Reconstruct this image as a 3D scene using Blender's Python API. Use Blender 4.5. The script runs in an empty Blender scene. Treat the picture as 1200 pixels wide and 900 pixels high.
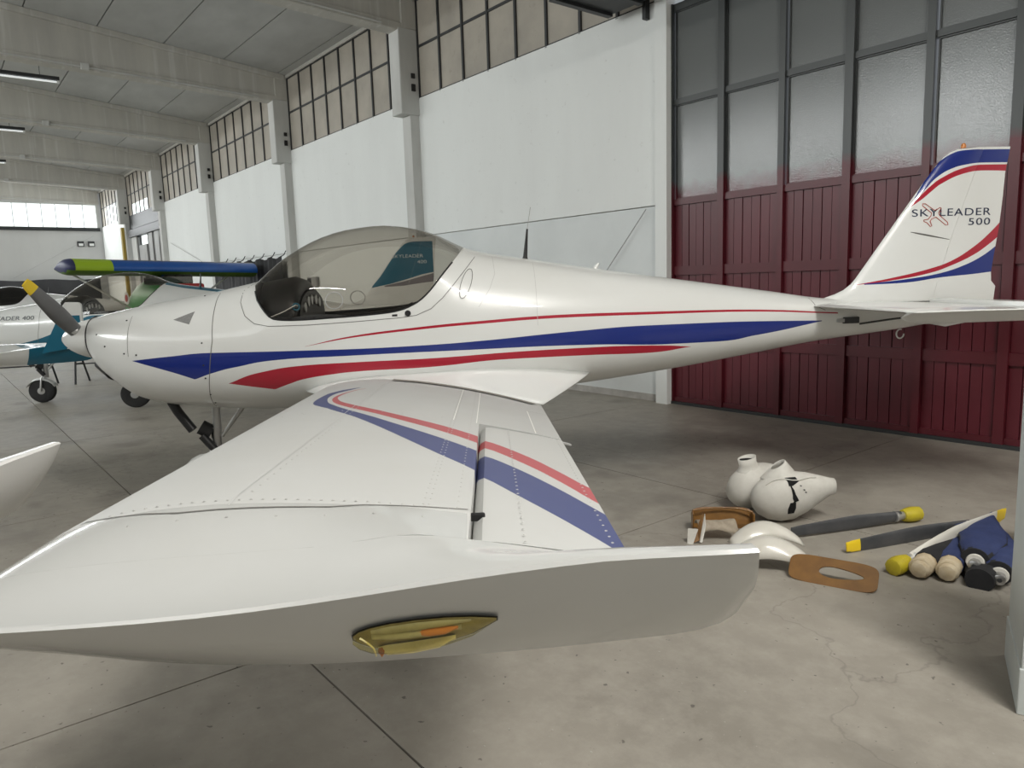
import bpy, bmesh, math, random
from mathutils import Vector, Matrix
from math import sin, cos, pi, radians

# ------------------------------------------------------------------ camera, world, lights, exposure
sc = bpy.context.scene
COL = sc.collection
CAM_H = 1.6; PITCH = .138736; ROLL = -.03172; AZ = radians(38.5)   # building axes: wall runs along X, camera looks to -X +Y
fh = Vector((-cos(AZ), sin(AZ), 0)); rh = Vector((sin(AZ), cos(AZ), 0))
fwd = (fh * cos(PITCH) + Vector((0, 0, -sin(PITCH)))).normalized()
up0 = rh.cross(fwd)
rt = rh * cos(ROLL) + up0 * sin(ROLL); up = -rh * sin(ROLL) + up0 * cos(ROLL)
cam = bpy.data.objects.new('camera', bpy.data.cameras.new('camera'))
COL.objects.link(cam); sc.camera = cam
cam.data.sensor_fit = 'HORIZONTAL'; cam.data.sensor_width = 36; cam.data.lens = 855 / 1200 * 36
cam.data.clip_start = .05; cam.data.clip_end = 300
cam.matrix_world = Matrix(((rt.x, up.x, -fwd.x, 0), (rt.y, up.y, -fwd.y, 0), (rt.z, up.z, -fwd.z, CAM_H), (0, 0, 0, 1)))
w = bpy.data.worlds.new('world'); sc.world = w; w.use_nodes = True
w.node_tree.nodes['Background'].inputs[0].default_value = (.86, .92, 1, 1)
w.node_tree.nodes['Background'].inputs[1].default_value = 1.2
sc.view_settings.view_transform = 'Standard'; sc.view_settings.look = 'None'
sc.view_settings.gamma = 1; sc.view_settings.use_curve_mapping = False
sc.view_settings.exposure = 0.0
WALL_L = -9.2; EAST = 12.0
def area(name, loc, sx, sy, power, direction, color=(1, 1, 1)):
    l = bpy.data.lights.new(name, 'AREA'); l.shape = 'RECTANGLE'; l.size = sx; l.size_y = sy; l.energy = power; l.color = color
    o = bpy.data.objects.new(name, l); COL.objects.link(o); o.location = loc
    o.rotation_euler = Vector(direction).to_track_quat('-Z', 'Y').to_euler()
    return o
BAYX = [11.9, 5.95, 0.0, -5.95, -11.75, -17.6, -23.65, -29.5, -35.45, -41.4]
for i in range(9):                                   # daylight through the clerestory of the wall opposite
    a, b = BAYX[i], BAYX[i + 1]
    area('clerestory_light', ((a + b) / 2, WALL_L + .25, 5.75), abs(a - b) - .6, 1.5, (10, 12, 60, 345, 270, 330, 350, 350, 350)[i], (0, 1, -.12), (.965, 1, .99))
area('end_wall_fill', (EAST - .3, -1.0, 3.2), 9, 4.6, 25, (-1, 0, -.05), (.93, .97, 1))   # weak fill added in front of the closed end wall behind the camera
for x_ in (1.2, 2.0, 2.8): area('overhead_fill_strip', (x_, 1.6, 6.3), .3, 3.4, 185, (-.05, 0, -1), (1, .975, .92))        # overhead light added below closed roof panels, split in strips for wing streaks
area('batten_light', (-1.6, -3.0, 6.05), 2.4, .12, 45, (0, 0, -1), (1, .98, .94))  # strip added for highlights on the wing tip; no batten hangs here
for i in range(1, 9):                                # the dirtier clerestory of the near wall
    a, b = BAYX[i], BAYX[i + 1]
    if a > -5: area('clerestory_light_dim', ((a + b) / 2, 7.1, 5.75), abs(a - b) - .6, 1.5, 60, (0, -1, -.3), (1, .95, .85))
area('far_window_light', (-41.0, 0, 5.4), 14, .95, 420, (1, 0, -.25), (.95, .98, 1))

# ------------------------------------------------------------------ helpers
random.seed(7)
def mesh(name, V, F, mat=None, parent=None, smooth=False, loc=None):
    me = bpy.data.meshes.new(name); me.from_pydata([tuple(v) for v in V], [], F); me.validate(); me.update()
    if smooth: me.polygons.foreach_set('use_smooth', [True] * len(me.polygons))
    if mat: me.materials.append(mat)
    return link(name, me, parent, loc)
def link(name, me, parent=None, loc=None):
    o = bpy.data.objects.new(name, me); COL.objects.link(o)
    if parent: o.parent = parent
    if loc: o.location = loc
    return o
def fromb(name, bm, mat=None, parent=None, smooth=False, bevel=0):
    bmesh.ops.recalc_face_normals(bm, faces=bm.faces)
    me = bpy.data.meshes.new(name); bm.to_mesh(me); bm.free()
    if smooth: me.polygons.foreach_set('use_smooth', [True] * len(me.polygons))
    if mat: me.materials.append(mat)
    o = link(name, me, parent)
    if bevel: md = o.modifiers.new('b', 'BEVEL'); md.width = bevel; md.segments = 2; md.limit_method = 'ANGLE'
    return o
def autosmooth(o, ang=35):
    me = o.data; bm = bmesh.new(); bm.from_mesh(me)
    for e in bm.edges:
        if len(e.link_faces) == 2 and e.calc_face_angle(0) > radians(ang): e.smooth = False
    bm.to_mesh(me); bm.free()
    return o
def tag(o, label=None, cat=None, group=None, kind=None):
    if label: o['label'] = label
    if cat: o['category'] = cat
    if group: o['group'] = group
    if kind: o['kind'] = kind
    return o
def empty(name, loc=(0, 0, 0), rz=0, label=None, cat=None, group=None):
    o = bpy.data.objects.new(name, None); COL.objects.link(o); o.location = loc; o.rotation_euler.z = rz; o.empty_display_size = .1
    return tag(o, label, cat, group)
def addbox(bm, a, b, M=None):
    vs = [bm.verts.new(Vector((x, y, z)) if M is None else M @ Vector((x, y, z))) for x in (a[0], b[0]) for y in (a[1], b[1]) for z in (a[2], b[2])]
    for f in ((0, 1, 3, 2), (4, 6, 7, 5), (0, 4, 5, 1), (2, 3, 7, 6), (0, 2, 6, 4), (1, 5, 7, 3)): bm.faces.new([vs[i] for i in f])
def box(name, a, b, mat, parent=None, bevel=0):
    bm = bmesh.new(); addbox(bm, a, b); return fromb(name, bm, mat, parent, False, bevel)
_unit = {}
def ubox(name, a, b, mat, parent=None):
    """a box sharing one unit mesh per material; a and b are opposite corners"""
    k = mat.name
    if k not in _unit:
        bm = bmesh.new(); addbox(bm, (-.5, -.5, -.5), (.5, .5, .5)); bmesh.ops.recalc_face_normals(bm, faces=bm.faces)
        me = bpy.data.meshes.new('unit_' + k); bm.to_mesh(me); bm.free(); me.materials.append(mat); _unit[k] = me
    o = link(name, _unit[k], parent); o.location = [(a[i] + b[i]) / 2 for i in range(3)]; o.scale = [abs(b[i] - a[i]) for i in range(3)]
    return o
def addtube(bm, pts, r, n=8, cap=True):
    pts = [Vector(p) for p in pts]; rings = []; N = len(pts)
    rr = r if isinstance(r, (list, tuple)) else [r] * N
    for i, p in enumerate(pts):
        d = (pts[min(i + 1, N - 1)] - pts[max(i - 1, 0)]).normalized()
        s = d.orthogonal() if i == 0 else s - d * s.dot(d)
        s.normalize(); t = d.cross(s)
        rings.append([bm.verts.new(p + (s * cos(2 * pi * k / n) + t * sin(2 * pi * k / n)) * rr[i]) for k in range(n)])
    for a, b in zip(rings, rings[1:]):
        for k in range(n): bm.faces.new((a[k], a[(k + 1) % n], b[(k + 1) % n], b[k]))
    if cap: bm.faces.new(rings[0][::-1]); bm.faces.new(rings[-1])
def tube(name, pts, r, mat, parent=None, n=8):
    bm = bmesh.new(); addtube(bm, pts, r, n); return autosmooth(fromb(name, bm, mat, parent, True), 50)
def addlathe(bm, prof, axis_o, axis_d, n=24, sq=(1, 1)):
    d = Vector(axis_d).normalized(); s = d.orthogonal().normalized(); t = d.cross(s); o = Vector(axis_o); rings = []
    for h, r in prof:
        rings.append([bm.verts.new(o + d * h + (s * cos(2 * pi * k / n) * sq[0] + t * sin(2 * pi * k / n) * sq[1]) * max(r, 1e-4)) for k in range(n)])
    for a, b in zip(rings, rings[1:]):
        for k in range(n): bm.faces.new((a[k], a[(k + 1) % n], b[(k + 1) % n], b[k]))
    bm.faces.new(rings[0][::-1]); bm.faces.new(rings[-1])
def lathe(name, prof, o, d, mat, parent=None, n=24):
    bm = bmesh.new(); addlathe(bm, prof, o, d, n); return autosmooth(fromb(name, bm, mat, parent, True), 40)
def loft(name, rings, mat, parent=None, closed=True, cap=True, smooth=True, ang=40):
    """rings: list of equal-length loops of points"""
    V = [p for r in rings for p in r]; n = len(rings[0]); F = []
    for i in range(len(rings) - 1):
        for k in range(n if closed else n - 1):
            F.append((i * n + k, i * n + (k + 1) % n, (i + 1) * n + (k + 1) % n, (i + 1) * n + k))
    if cap: F.append(tuple(range(n))[::-1]); F.append(tuple((len(rings) - 1) * n + k for k in range(n)))
    bm = bmesh.new(); vs = [bm.verts.new(v) for v in V]
    for f in F:
        try: bm.faces.new([vs[i] for i in f])
        except ValueError: pass
    bmesh.ops.remove_doubles(bm, verts=bm.verts, dist=1e-5)
    bmesh.ops.dissolve_degenerate(bm, edges=bm.edges, dist=1e-6)
    o = fromb(name, bm, mat, parent, smooth)
    return autosmooth(o, ang) if smooth else o
def lerp(P, x):
    if x <= P[0][0]: return P[0][1]
    for (a, u), (b, v) in zip(P, P[1:]):
        if x <= b: return u + (v - u) * (x - a) / (b - a)
    return P[-1][1]
def pchip(P):
    X = [p[0] for p in P]; Y = [p[1] for p in P]; n = len(P); h = [X[i + 1] - X[i] for i in range(n - 1)]; d = [(Y[i + 1] - Y[i]) / h[i] for i in range(n - 1)]
    m = [d[0]] + [0 if d[i - 1] * d[i] <= 0 else 2 * d[i - 1] * d[i] / (d[i - 1] + d[i]) for i in range(1, n - 1)] + [d[-1]]
    def f(x):
        if x <= X[0]: return Y[0]
        if x >= X[-1]: return Y[-1]
        i = 0
        while x > X[i + 1]: i += 1
        t = (x - X[i]) / h[i]
        return (2*t**3-3*t*t+1)*Y[i] + (t**3-2*t*t+t)*h[i]*m[i] + (-2*t**3+3*t*t)*Y[i+1] + (t**3-t*t)*h[i]*m[i+1]
    return f

# ------------------------------------------------------------------ materials
def mat(name, color=(.8, .8, .8), rough=.5, metal=0, coat=0, emit=None, es=0, trans=0, spec=None, alpha=None):
    m = bpy.data.materials.new(name); m.use_nodes = True; b = m.node_tree.nodes['Principled BSDF']
    b.inputs['Base Color'].default_value = (*color, 1); b.inputs['Roughness'].default_value = rough; b.inputs['Metallic'].default_value = metal
    b.inputs['Coat Weight'].default_value = coat; b.inputs['Coat Roughness'].default_value = .04
    if emit: b.inputs['Emission Color'].default_value = (*emit, 1); b.inputs['Emission Strength'].default_value = es
    b.inputs['Transmission Weight'].default_value = trans
    if spec is not None: b.inputs['Specular IOR Level'].default_value = spec
    return m
def N(m, t, **kw):
    n = m.node_tree.nodes.new(t)
    for k, v in kw.items(): setattr(n, k, v)
    return n
def L(m, a, b): m.node_tree.links.new(a, b)
def math_(m, op, a, b=None):
    n = N(m, 'ShaderNodeMath', operation=op)
    for i, v in enumerate((a, b)):
        if v is None: continue
        if isinstance(v, (int, float)): n.inputs[i].default_value = v
        else: L(m, v, n.inputs[i])
    return n.outputs[0]
def mixc(m, fac, a, b):
    n = N(m, 'ShaderNodeMix', data_type='RGBA')
    for s, v in ((n.inputs[0], fac), (n.inputs[6], a), (n.inputs[7], b)):
        if isinstance(v, (int, float)): s.default_value = v
        elif isinstance(v, tuple): s.default_value = (*v, 1)
        else: L(m, v, s)
    return n.outputs[2]
def noise(m, scale, detail=4, rough=.55, coord='Object', stretch=None):
    tc = N(m, 'ShaderNodeTexCoord'); out = tc.outputs[coord]
    if coord == 'World': pass
    if stretch:
        mp = N(m, 'ShaderNodeMapping'); mp.inputs['Scale'].default_value = stretch; L(m, out, mp.inputs[0]); out = mp.outputs[0]
    n = N(m, 'ShaderNodeTexNoise'); n.inputs['Scale'].default_value = scale; n.inputs['Detail'].default_value = detail; n.inputs['Roughness'].default_value = rough
    L(m, out, n.inputs['Vector']); return n.outputs['Fac']
def worldpos(m, stretch=None):
    g = N(m, 'ShaderNodeNewGeometry'); out = g.outputs['Position']
    if stretch:
        mp = N(m, 'ShaderNodeMapping'); mp.inputs['Scale'].default_value = stretch; L(m, out, mp.inputs[0]); out = mp.outputs[0]
    return out
def wnoise(m, scale, detail=4, rough=.55, stretch=None):
    n = N(m, 'ShaderNodeTexNoise'); n.inputs['Scale'].default_value = scale; n.inputs['Detail'].default_value = detail; n.inputs['Roughness'].default_value = rough
    L(m, worldpos(m, stretch), n.inputs['Vector']); return n.outputs['Fac']
def ramp(m, fac, stops):
    r = N(m, 'ShaderNodeValToRGB'); L(m, fac, r.inputs[0]); e = r.color_ramp.elements
    while len(e) < len(stops): e.new(.5)
    for i, (p, c) in enumerate(stops): e[i].position = p; e[i].color = (c, c, c, 1) if isinstance(c, (int, float)) else (*c, 1)
    return r.outputs[0]
def bump(m, h, strength, dist=.01):
    n = N(m, 'ShaderNodeBump'); n.inputs['Strength'].default_value = strength; n.inputs['Distance'].default_value = dist
    L(m, h, n.inputs['Height']); L(m, n.outputs[0], m.node_tree.nodes['Principled BSDF'].inputs['Normal'])
def P(m): return m.node_tree.nodes['Principled BSDF']
def setc(m, c): L(m, c, P(m).inputs['Base Color'])

def mottled(name, c1, c2, scale=2, rough=.6, bs=0, stretch=None, detail=6, coat=0, metal=0):
    m = mat(name, c1, rough, metal, coat); f = wnoise(m, scale, detail, .6, stretch)
    setc(m, mixc(m, ramp(m, f, [(.3, 0.), (.7, 1.)]), c1, c2))
    if bs: bump(m, wnoise(m, scale * 14, 3), bs, .004)
    return m
# concrete floor
M_floor = mat('floor_concrete', (.2, .19, .17), .55)
f1 = wnoise(M_floor, .7, 8, .62); f2 = wnoise(M_floor, 6, 6, .7); f3 = wnoise(M_floor, 1.6, 3, .5)
c = mixc(M_floor, ramp(M_floor, f1, [(.3, 0.), (.68, 1.)]), (.235, .215, .183), (.37, .342, .295))
c = mixc(M_floor, ramp(M_floor, f2, [(.42, 0.), (.75, .5)]), c, (.45, .42, .37))
c = mixc(M_floor, ramp(M_floor, f3, [(.56, 0.), (.72, .55)]), c, (.165, .15, .128))
vz = N(M_floor, 'ShaderNodeTexVoronoi', feature='DISTANCE_TO_EDGE'); vz.inputs['Scale'].default_value = .33
nd = N(M_floor, 'ShaderNodeTexNoise'); nd.inputs['Scale'].default_value = 1.5; nd.inputs['Detail'].default_value = 6; L(M_floor, worldpos(M_floor), nd.inputs[0])
va = N(M_floor, 'ShaderNodeVectorMath', operation='MULTIPLY_ADD'); L(M_floor, nd.outputs['Color'], va.inputs[0]); va.inputs[1].default_value = (1.3, 1.3, 1.3); L(M_floor, worldpos(M_floor), va.inputs[2]); L(M_floor, va.outputs[0], vz.inputs['Vector'])
ck = ramp(M_floor, vz.outputs['Distance'], [(0., .28), (.0025, 0.)]); c = mixc(M_floor, ck, c, (.09, .08, .07))
sp = ramp(M_floor, wnoise(M_floor, 28, 2, .5), [(.70, 0.), (.74, .8)]); c = mixc(M_floor, sp, c, (.1, .09, .08))
sp2 = ramp(M_floor, wnoise(M_floor, 45, 2, .4, (1, 1.3, 1)), [(.74, 0.), (.78, .6)]); c = mixc(M_floor, sp2, c, (.5, .48, .45))
setc(M_floor, c); L(M_floor, ramp(M_floor, f1, [(.3, .42), (.7, .62)]), P(M_floor).inputs['Roughness']); bump(M_floor, f2, .25, .006)
M_joint = mottled('joint_dirt', (.035, .032, .028), (.06, .055, .05), 3, .9)
# white plaster wall
M_wall = mat('white_wall', (.78, .79, .78), .8)
c = mixc(M_wall, ramp(M_wall, wnoise(M_wall, 1.2, 6, .6, (1, 1, .25)), [(.4, 0.), (.8, .6)]), (.88, .90, .885), (.79, .80, .79))
c = mixc(M_wall, ramp(M_wall, wnoise(M_wall, 9, 4, .7), [(.64, 0.), (.72, .3)]), c, (.55, .54, .52)); setc(M_wall, c)
bump(M_wall, wnoise(M_wall, 25, 5), .15, .01)
M_wall2 = mottled('white_wall_low', (.80, .83, .83), (.73, .76, .76), 1.4, .8, .15)
M_base = mottled('peeling_wall', (.6, .58, .55), (.3, .28, .26), 3, .85, .3)
M_farwall = mottled('far_wall_paint', (.62, .62, .61), (.54, .54, .53), .5, .8, 0, (1, 1, .3))
M_conc = mat('beam_concrete', (.5, .49, .45), .85)
c = mixc(M_conc, ramp(M_conc, wnoise(M_conc, .9, 7, .6, (1, 3, .5)), [(.3, 0.), (.7, 1.)]), (.60, .58, .53), (.50, .485, .45))
c = mixc(M_conc, ramp(M_conc, wnoise(M_conc, 3, 3, .5, (1, 3, .12)), [(.56, 0.), (.7, .5)]), c, (.72, .71, .68)); setc(M_conc, c); bump(M_conc, wnoise(M_conc, 12, 4), .2, .01)
M_roof = mottled('roof_panel_concrete', (.58, .585, .575), (.48, .485, .475), .8, .9, .1, (1, 2, 1))
M_col = mottled('column_paint', (.66, .66, .64), (.52, .52, .50), 1.5, .8, .1, (1, 1, .3))
M_dark = mat('dark_steel', (.03, .032, .034), .5)
M_black = mat('black_plastic', (.012, .012, .013), .45)
M_rubber = mottled('tyre_rubber', (.015, .015, .016), (.03, .03, .03), 8, .8)
M_steel = mat('brushed_steel', (.5, .5, .5), .3, 1)
M_alu = mat('dull_aluminium', (.55, .55, .54), .45, .8)
# dirty translucent clerestory sheet
def dirty(name, c1, c2, es):
    m = mat(name, c1, .55); f = wnoise(m, 1.1, 6, .6); c = mixc(m, ramp(m, f, [(.3, 0.), (.7, 1.)]), c1, c2)
    c = mixc(m, ramp(m, wnoise(m, 3, 6, .7), [(.6, 0.), (.75, .6)]), c, (.16, .15, .12))
    setc(m, c); L(m, c, P(m).inputs['Emission Color']); P(m).inputs['Emission Strength'].default_value = es
    return m
M_pane = dirty('dirty_translucent_pane', (.38, .345, .29), (.26, .24, .205), .15)
M_bright = mat('backlit_pane', (.8, .85, .85), .5, emit=(.93, 1, .98), es=1.0)
# maroon door paint turning to dark steel higher up
def doormat(name, red, dark, zc, gl=False):
    m = mat(name, red, .36); p = N(m, 'ShaderNodeSeparateXYZ'); L(m, worldpos(m), p.inputs[0])
    h = math_(m, 'ADD', p.outputs[2], math_(m, 'MULTIPLY', wnoise(m, 5, 4), .22))
    f = ramp(m, math_(m, 'MULTIPLY', math_(m, 'SUBTRACT', h, zc), 5 if gl else 9), [(0., 0.), (1., 1.)])
    rr = mixc(m, ramp(m, wnoise(m, 2.5, 5, .6, (1, 1, .4)), [(.3, 0.), (.7, 1.)]), red, tuple(v * .72 for v in red))
    setc(m, mixc(m, f, rr, dark)); return m, f
M_door, _ = doormat('maroon_door_paint', (.11, .012, .02), (.045, .05, .05), 2.78)
M_plank, _ = doormat('maroon_plank_paint', (.125, .015, .025), (.05, .055, .055), 9)
M_frost, ff = doormat('frosted_wire_glass', (.13, .035, .045), (.15, .16, .16), 2.66, True)
P(M_frost).inputs['Roughness'].default_value = .13; P(M_frost).inputs['Specular IOR Level'].default_value = .6
bump(M_frost, wnoise(M_frost, 70, 3, .6), .3, .004)

# paint with coloured bands (real livery), in the aeroplane's own axes: x aft, y starboard, z up
WHITE = (.79, .80, .785)
def band(m, sa, sb, top, bot, soft=True):
    a0 = min(p[0] for p in top); a1 = max(p[0] for p in top)
    b0 = min(p[1] for p in top + bot) - .01; b1 = max(p[1] for p in top + bot) + .01
    t = math_(m, 'DIVIDE', math_(m, 'SUBTRACT', sa, a0), a1 - a0)
    def cv(pts):
        n = N(m, 'ShaderNodeFloatCurve'); c = n.mapping.curves[0]
        q = [((x - a0) / (a1 - a0), (y - b0) / (b1 - b0)) for x, y in pts]
        c.points[0].location = q[0]; c.points[1].location = q[-1]
        for x, y in q[1:-1]: c.points.new(x, y)
        sl = [(pts[i + 1][1] - pts[i][1]) / (pts[i + 1][0] - pts[i][0]) for i in range(len(pts) - 1)]
        for i, p_ in enumerate(c.points):           # sharp only at the real corners of a stripe
            corner = 0 < i < len(pts) - 1 and abs(sl[i] - sl[i - 1]) > .28
            p_.handle_type = 'AUTO_CLAMPED' if len(q) > 6 and (soft or not corner) else 'VECTOR'
        n.mapping.update(); L(m, t, n.inputs['Value'])
        return math_(m, 'ADD', math_(m, 'MULTIPLY', n.outputs[0], b1 - b0), b0)
    k = math_(m, 'MULTIPLY', math_(m, 'LESS_THAN', sb, cv(top)), math_(m, 'GREATER_THAN', sb, cv(bot)))
    k = math_(m, 'MULTIPLY', k, math_(m, 'MULTIPLY', math_(m, 'GREATER_THAN', t, 0.), math_(m, 'LESS_THAN', t, 1.)))
    return k
def paint(name, bands, plane='xz', base=WHITE, rough=.28, coat=.6, dirt=.35, soft=True):
    m = mat(name, base, rough, 0, coat); tc = N(m, 'ShaderNodeTexCoord'); s = N(m, 'ShaderNodeSeparateXYZ'); L(m, tc.outputs['Object'], s.inputs[0])
    ay = math_(m, 'ABSOLUTE', s.outputs[1])
    sa, sb = (s.outputs[0], s.outputs[2]) if plane == 'xz' else (ay, s.outputs[0])
    c = mixc(m, ramp(m, noise(m, 1.3, 6, .6), [(.35, 0.), (.8, dirt)]), base, tuple(v * u for v, u in zip(base, (.86, .84, .80))))
    for col, top, bot in bands: c = mixc(m, band(m, sa, sb, top, bot, soft), c, col)
    setc(m, c); bump(m, noise(m, 3, 2), .05, .02)
    return m
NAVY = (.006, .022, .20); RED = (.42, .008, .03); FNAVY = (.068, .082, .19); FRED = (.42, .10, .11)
blue_t = [(.654, 1.151), (.937, 1.176), (1.22, 1.193), (1.732, 1.192), (2.076, 1.191), (2.655, 1.199), (3.006, 1.212), (3.715, 1.25), (4.193, 1.266), (4.8, 1.265), (5.57, 1.245)]
blue_b = [(.654, 1.150), (.95, 1.06), (1.08, 1.013), (1.209, 1.055), (1.382, 1.094), (1.728, 1.138), (2.073, 1.146), (2.652, 1.154), (3.3, 1.156), (3.832, 1.148), (4.4, 1.125), (4.7, 1.125), (5.042, 1.158), (5.57, 1.24)]
red_t = [(1.308, .980), (1.559, 1.056), (1.846, 1.092), (2.19, 1.102), (2.652, 1.108), (3.236, 1.126), (3.827, 1.130), (4.304, 1.118), (4.545, 1.098)]
red_b = [(1.308, .979), (1.45, .955), (1.617, .928), (1.72, .965), (1.839, .999), (2.0, 1.022), (2.186, 1.038), (2.649, 1.048), (3.235, 1.078), (3.826, 1.075), (4.184, 1.068), (4.545, 1.097)]
pin_t = [(1.854, 1.219), (2.201, 1.282), (2.547, 1.316), (3.01, 1.346), (3.713, 1.367), (4.186, 1.362), (4.905, 1.350), (5.7, 1.300)]
pin_b = [(1.854, 1.218), (2.2, 1.270), (2.546, 1.300), (3.01, 1.327), (3.712, 1.346), (4.186, 1.343), (4.905, 1.335), (5.7, 1.291)]
M_body = paint('white_body_livery', [(NAVY, blue_t, blue_b), (RED, red_t, red_b), (RED, pin_t, pin_b)], soft=False)
ftb = ([(6.29, 2.06), (6.40, 2.24), (6.482, 2.35), (6.56, 2.425), (6.66, 2.466), (6.84, 2.474), (7.2, 2.474)], [(6.29, 2.055), (6.40, 2.185), (6.518, 2.297), (6.62, 2.345), (6.714, 2.366), (6.846, 2.378), (7.2, 2.378)])
ftr = ([(6.277, 2.053), (6.36, 2.135), (6.44, 2.21), (6.519, 2.268), (6.715, 2.346), (6.847, 2.363), (7.2, 2.363)], [(6.277, 2.05), (6.381, 2.119), (6.45, 2.175), (6.522, 2.228), (6.717, 2.305), (6.849, 2.320), (7.2, 2.310)])
flr = ([(5.886, 1.497), (6.152, 1.539), (6.486, 1.607), (6.619, 1.648), (6.815, 1.758), (6.93, 1.85), (7.06, 1.98)], [(5.886, 1.494), (6.153, 1.520), (6.487, 1.574), (6.621, 1.615), (6.819, 1.698), (6.93, 1.768), (7.06, 1.87)])
flb = ([(5.953, 1.502), (6.287, 1.529), (6.555, 1.566), (6.755, 1.624), (6.887, 1.685), (6.998, 1.759), (7.1, 1.83)], [(5.953, 1.495), (6.288, 1.503), (6.557, 1.533), (6.827, 1.551), (6.983, 1.565), (7.05, 1.57), (7.1, 1.575)])
M_fin = paint('fin_livery', [(NAVY, *ftb), (RED, *ftr), (RED, *flr), (NAVY, *flb)])
M_white = paint('white_gloss_paint', [])
# wing bands: span position -> chord position, filled in from WB below
WBb = ([(1.33, 2.33), (1.43, 2.306), (1.72, 2.243), (2.06, 2.283), (2.344, 2.379), (2.788, 2.631), (3.26, 2.954), (3.449, 3.066), (3.665, 3.163), (3.867, 3.237), (4.305, 3.40)], [(1.33, 2.32), (1.45, 2.24), (1.62, 2.19), (2.05, 2.214), (2.435, 2.361), (2.773, 2.535), (3.408, 2.849), (3.588, 2.947), (3.811, 3.047), (4.081, 3.167), (4.305, 3.255)])
WBr = ([(1.40, 2.37), (1.5, 2.338), (1.822, 2.298), (2.012, 2.324), (2.204, 2.391), (2.513, 2.598), (2.936, 2.962), (3.226, 3.132), (3.419, 3.205), (3.593, 3.265), (4.2, 3.6)], [(1.40, 2.365), (1.5, 2.328), (1.809, 2.278), (2.06, 2.305), (2.312, 2.392), (2.654, 2.615), (3.104, 2.962), (3.397, 3.119), (3.6, 3.195), (3.776, 3.25), (4.2, 3.42)])
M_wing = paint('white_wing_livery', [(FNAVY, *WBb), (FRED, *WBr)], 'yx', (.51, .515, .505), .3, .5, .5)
_tc = N(M_wing, 'ShaderNodeTexCoord'); _s = N(M_wing, 'ShaderNodeSeparateXYZ'); L(M_wing, _tc.outputs['Object'], _s.inputs[0])
_ay = math_(M_wing, 'ABSOLUTE', _s.outputs[1]); _k = math_(M_wing, 'MAXIMUM', math_(M_wing, 'GREATER_THAN', _ay, 4.27), math_(M_wing, 'MULTIPLY', math_(M_wing, 'GREATER_THAN', _ay, 4.09), math_(M_wing, 'LESS_THAN', _s.outputs[0], 2.945)))      # only the moulded tip is glossy, the riveted panels are dusty
L(M_wing, math_(M_wing, 'SUBTRACT', .52, math_(M_wing, 'MULTIPLY', _k, .34)), P(M_wing).inputs['Roughness']); L(M_wing, math_(M_wing, 'MULTIPLY', _k, .6), P(M_wing).inputs['Coat Weight'])
M_teal = (.0, .12, .20)
# glass: tinted see-through sheet with a clear reflection
def glassmat(name, tint, gloss=.12, shade=None):
    m = bpy.data.materials.new(name); m.use_nodes = True; nt = m.node_tree; nt.nodes.clear()
    out = nt.nodes.new('ShaderNodeOutputMaterial'); tr = nt.nodes.new('ShaderNodeBsdfTransparent'); gl = nt.nodes.new('ShaderNodeBsdfGlossy'); gl.inputs['Roughness'].default_value = .02
    tr.inputs[0].default_value = (*tint, 1)
    if shade:
        tc = N(m, 'ShaderNodeTexCoord'); s = N(m, 'ShaderNodeSeparateXYZ'); L(m, tc.outputs['Object'], s.inputs[0])
        k = band(m, s.outputs[0], s.outputs[2], [(shade[0][0], 2.4), (shade[-1][0], 2.4)], shade)
        L(m, mixc(m, k, tint, tuple(v * .88 for v in tint)), tr.inputs[0])
    fr = nt.nodes.new('ShaderNodeLayerWeight'); fr.inputs[0].default_value = .5
    fc = math_(m, 'MULTIPLY_ADD', math_(m, 'POWER', fr.outputs['Facing'], 4.5), .75); m.node_tree.nodes[-1].inputs[2].default_value = .05
    mx = nt.nodes.new('ShaderNodeMixShader'); L(m, fc, mx.inputs[0]); L(m, tr.outputs[0], mx.inputs[1]); L(m, gl.outputs[0], mx.inputs[2]); L(m, mx.outputs[0], out.inputs[0])
    return m
M_glass = glassmat('tinted_canopy_glass', (.80, .77, .72), shade=[(1.45, 1.60), (1.698, 1.681), (1.877, 1.789), (2.052, 1.863), (2.34, 1.901), (2.741, 1.872), (2.95, 1.77)])
M_lens = glassmat('yellowed_lens', (.93, .90, .66))

# ------------------------------------------------------------------ the hangar
def struct(o): o['kind'] = 'structure'; return o
floor = struct(empty('floor')); floor['label'] = 'grey brown concrete hangar floor of square slabs'
box('sub_base', (-42, WALL_L, -.12), (EAST, 7.6, -.025), M_joint, floor)
sx = [-3.055 + 3.13 * k for k in range(-13, 6)]; sy = [1.13 + 3.24 * k for k in range(-4, 3)]
g = .0045
bm = bmesh.new(); addbox(bm, (-1.565 + g, -1.62 + g, -.06), (1.565 - g, 1.62 - g, 0)); bmesh.ops.recalc_face_normals(bm, faces=bm.faces)
slab = bpy.data.meshes.new('concrete_slab'); bm.to_mesh(slab); bm.free(); slab.materials.append(M_floor)
for i in range(len(sx) - 1):
    for j in range(len(sy) - 1):
        cy = (sy[j] + sy[j + 1]) / 2; cx = (sx[i] + sx[i + 1]) / 2
        if cx > EAST: continue
        link('concrete_slab', slab, floor, (cx, cy, 0))
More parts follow.
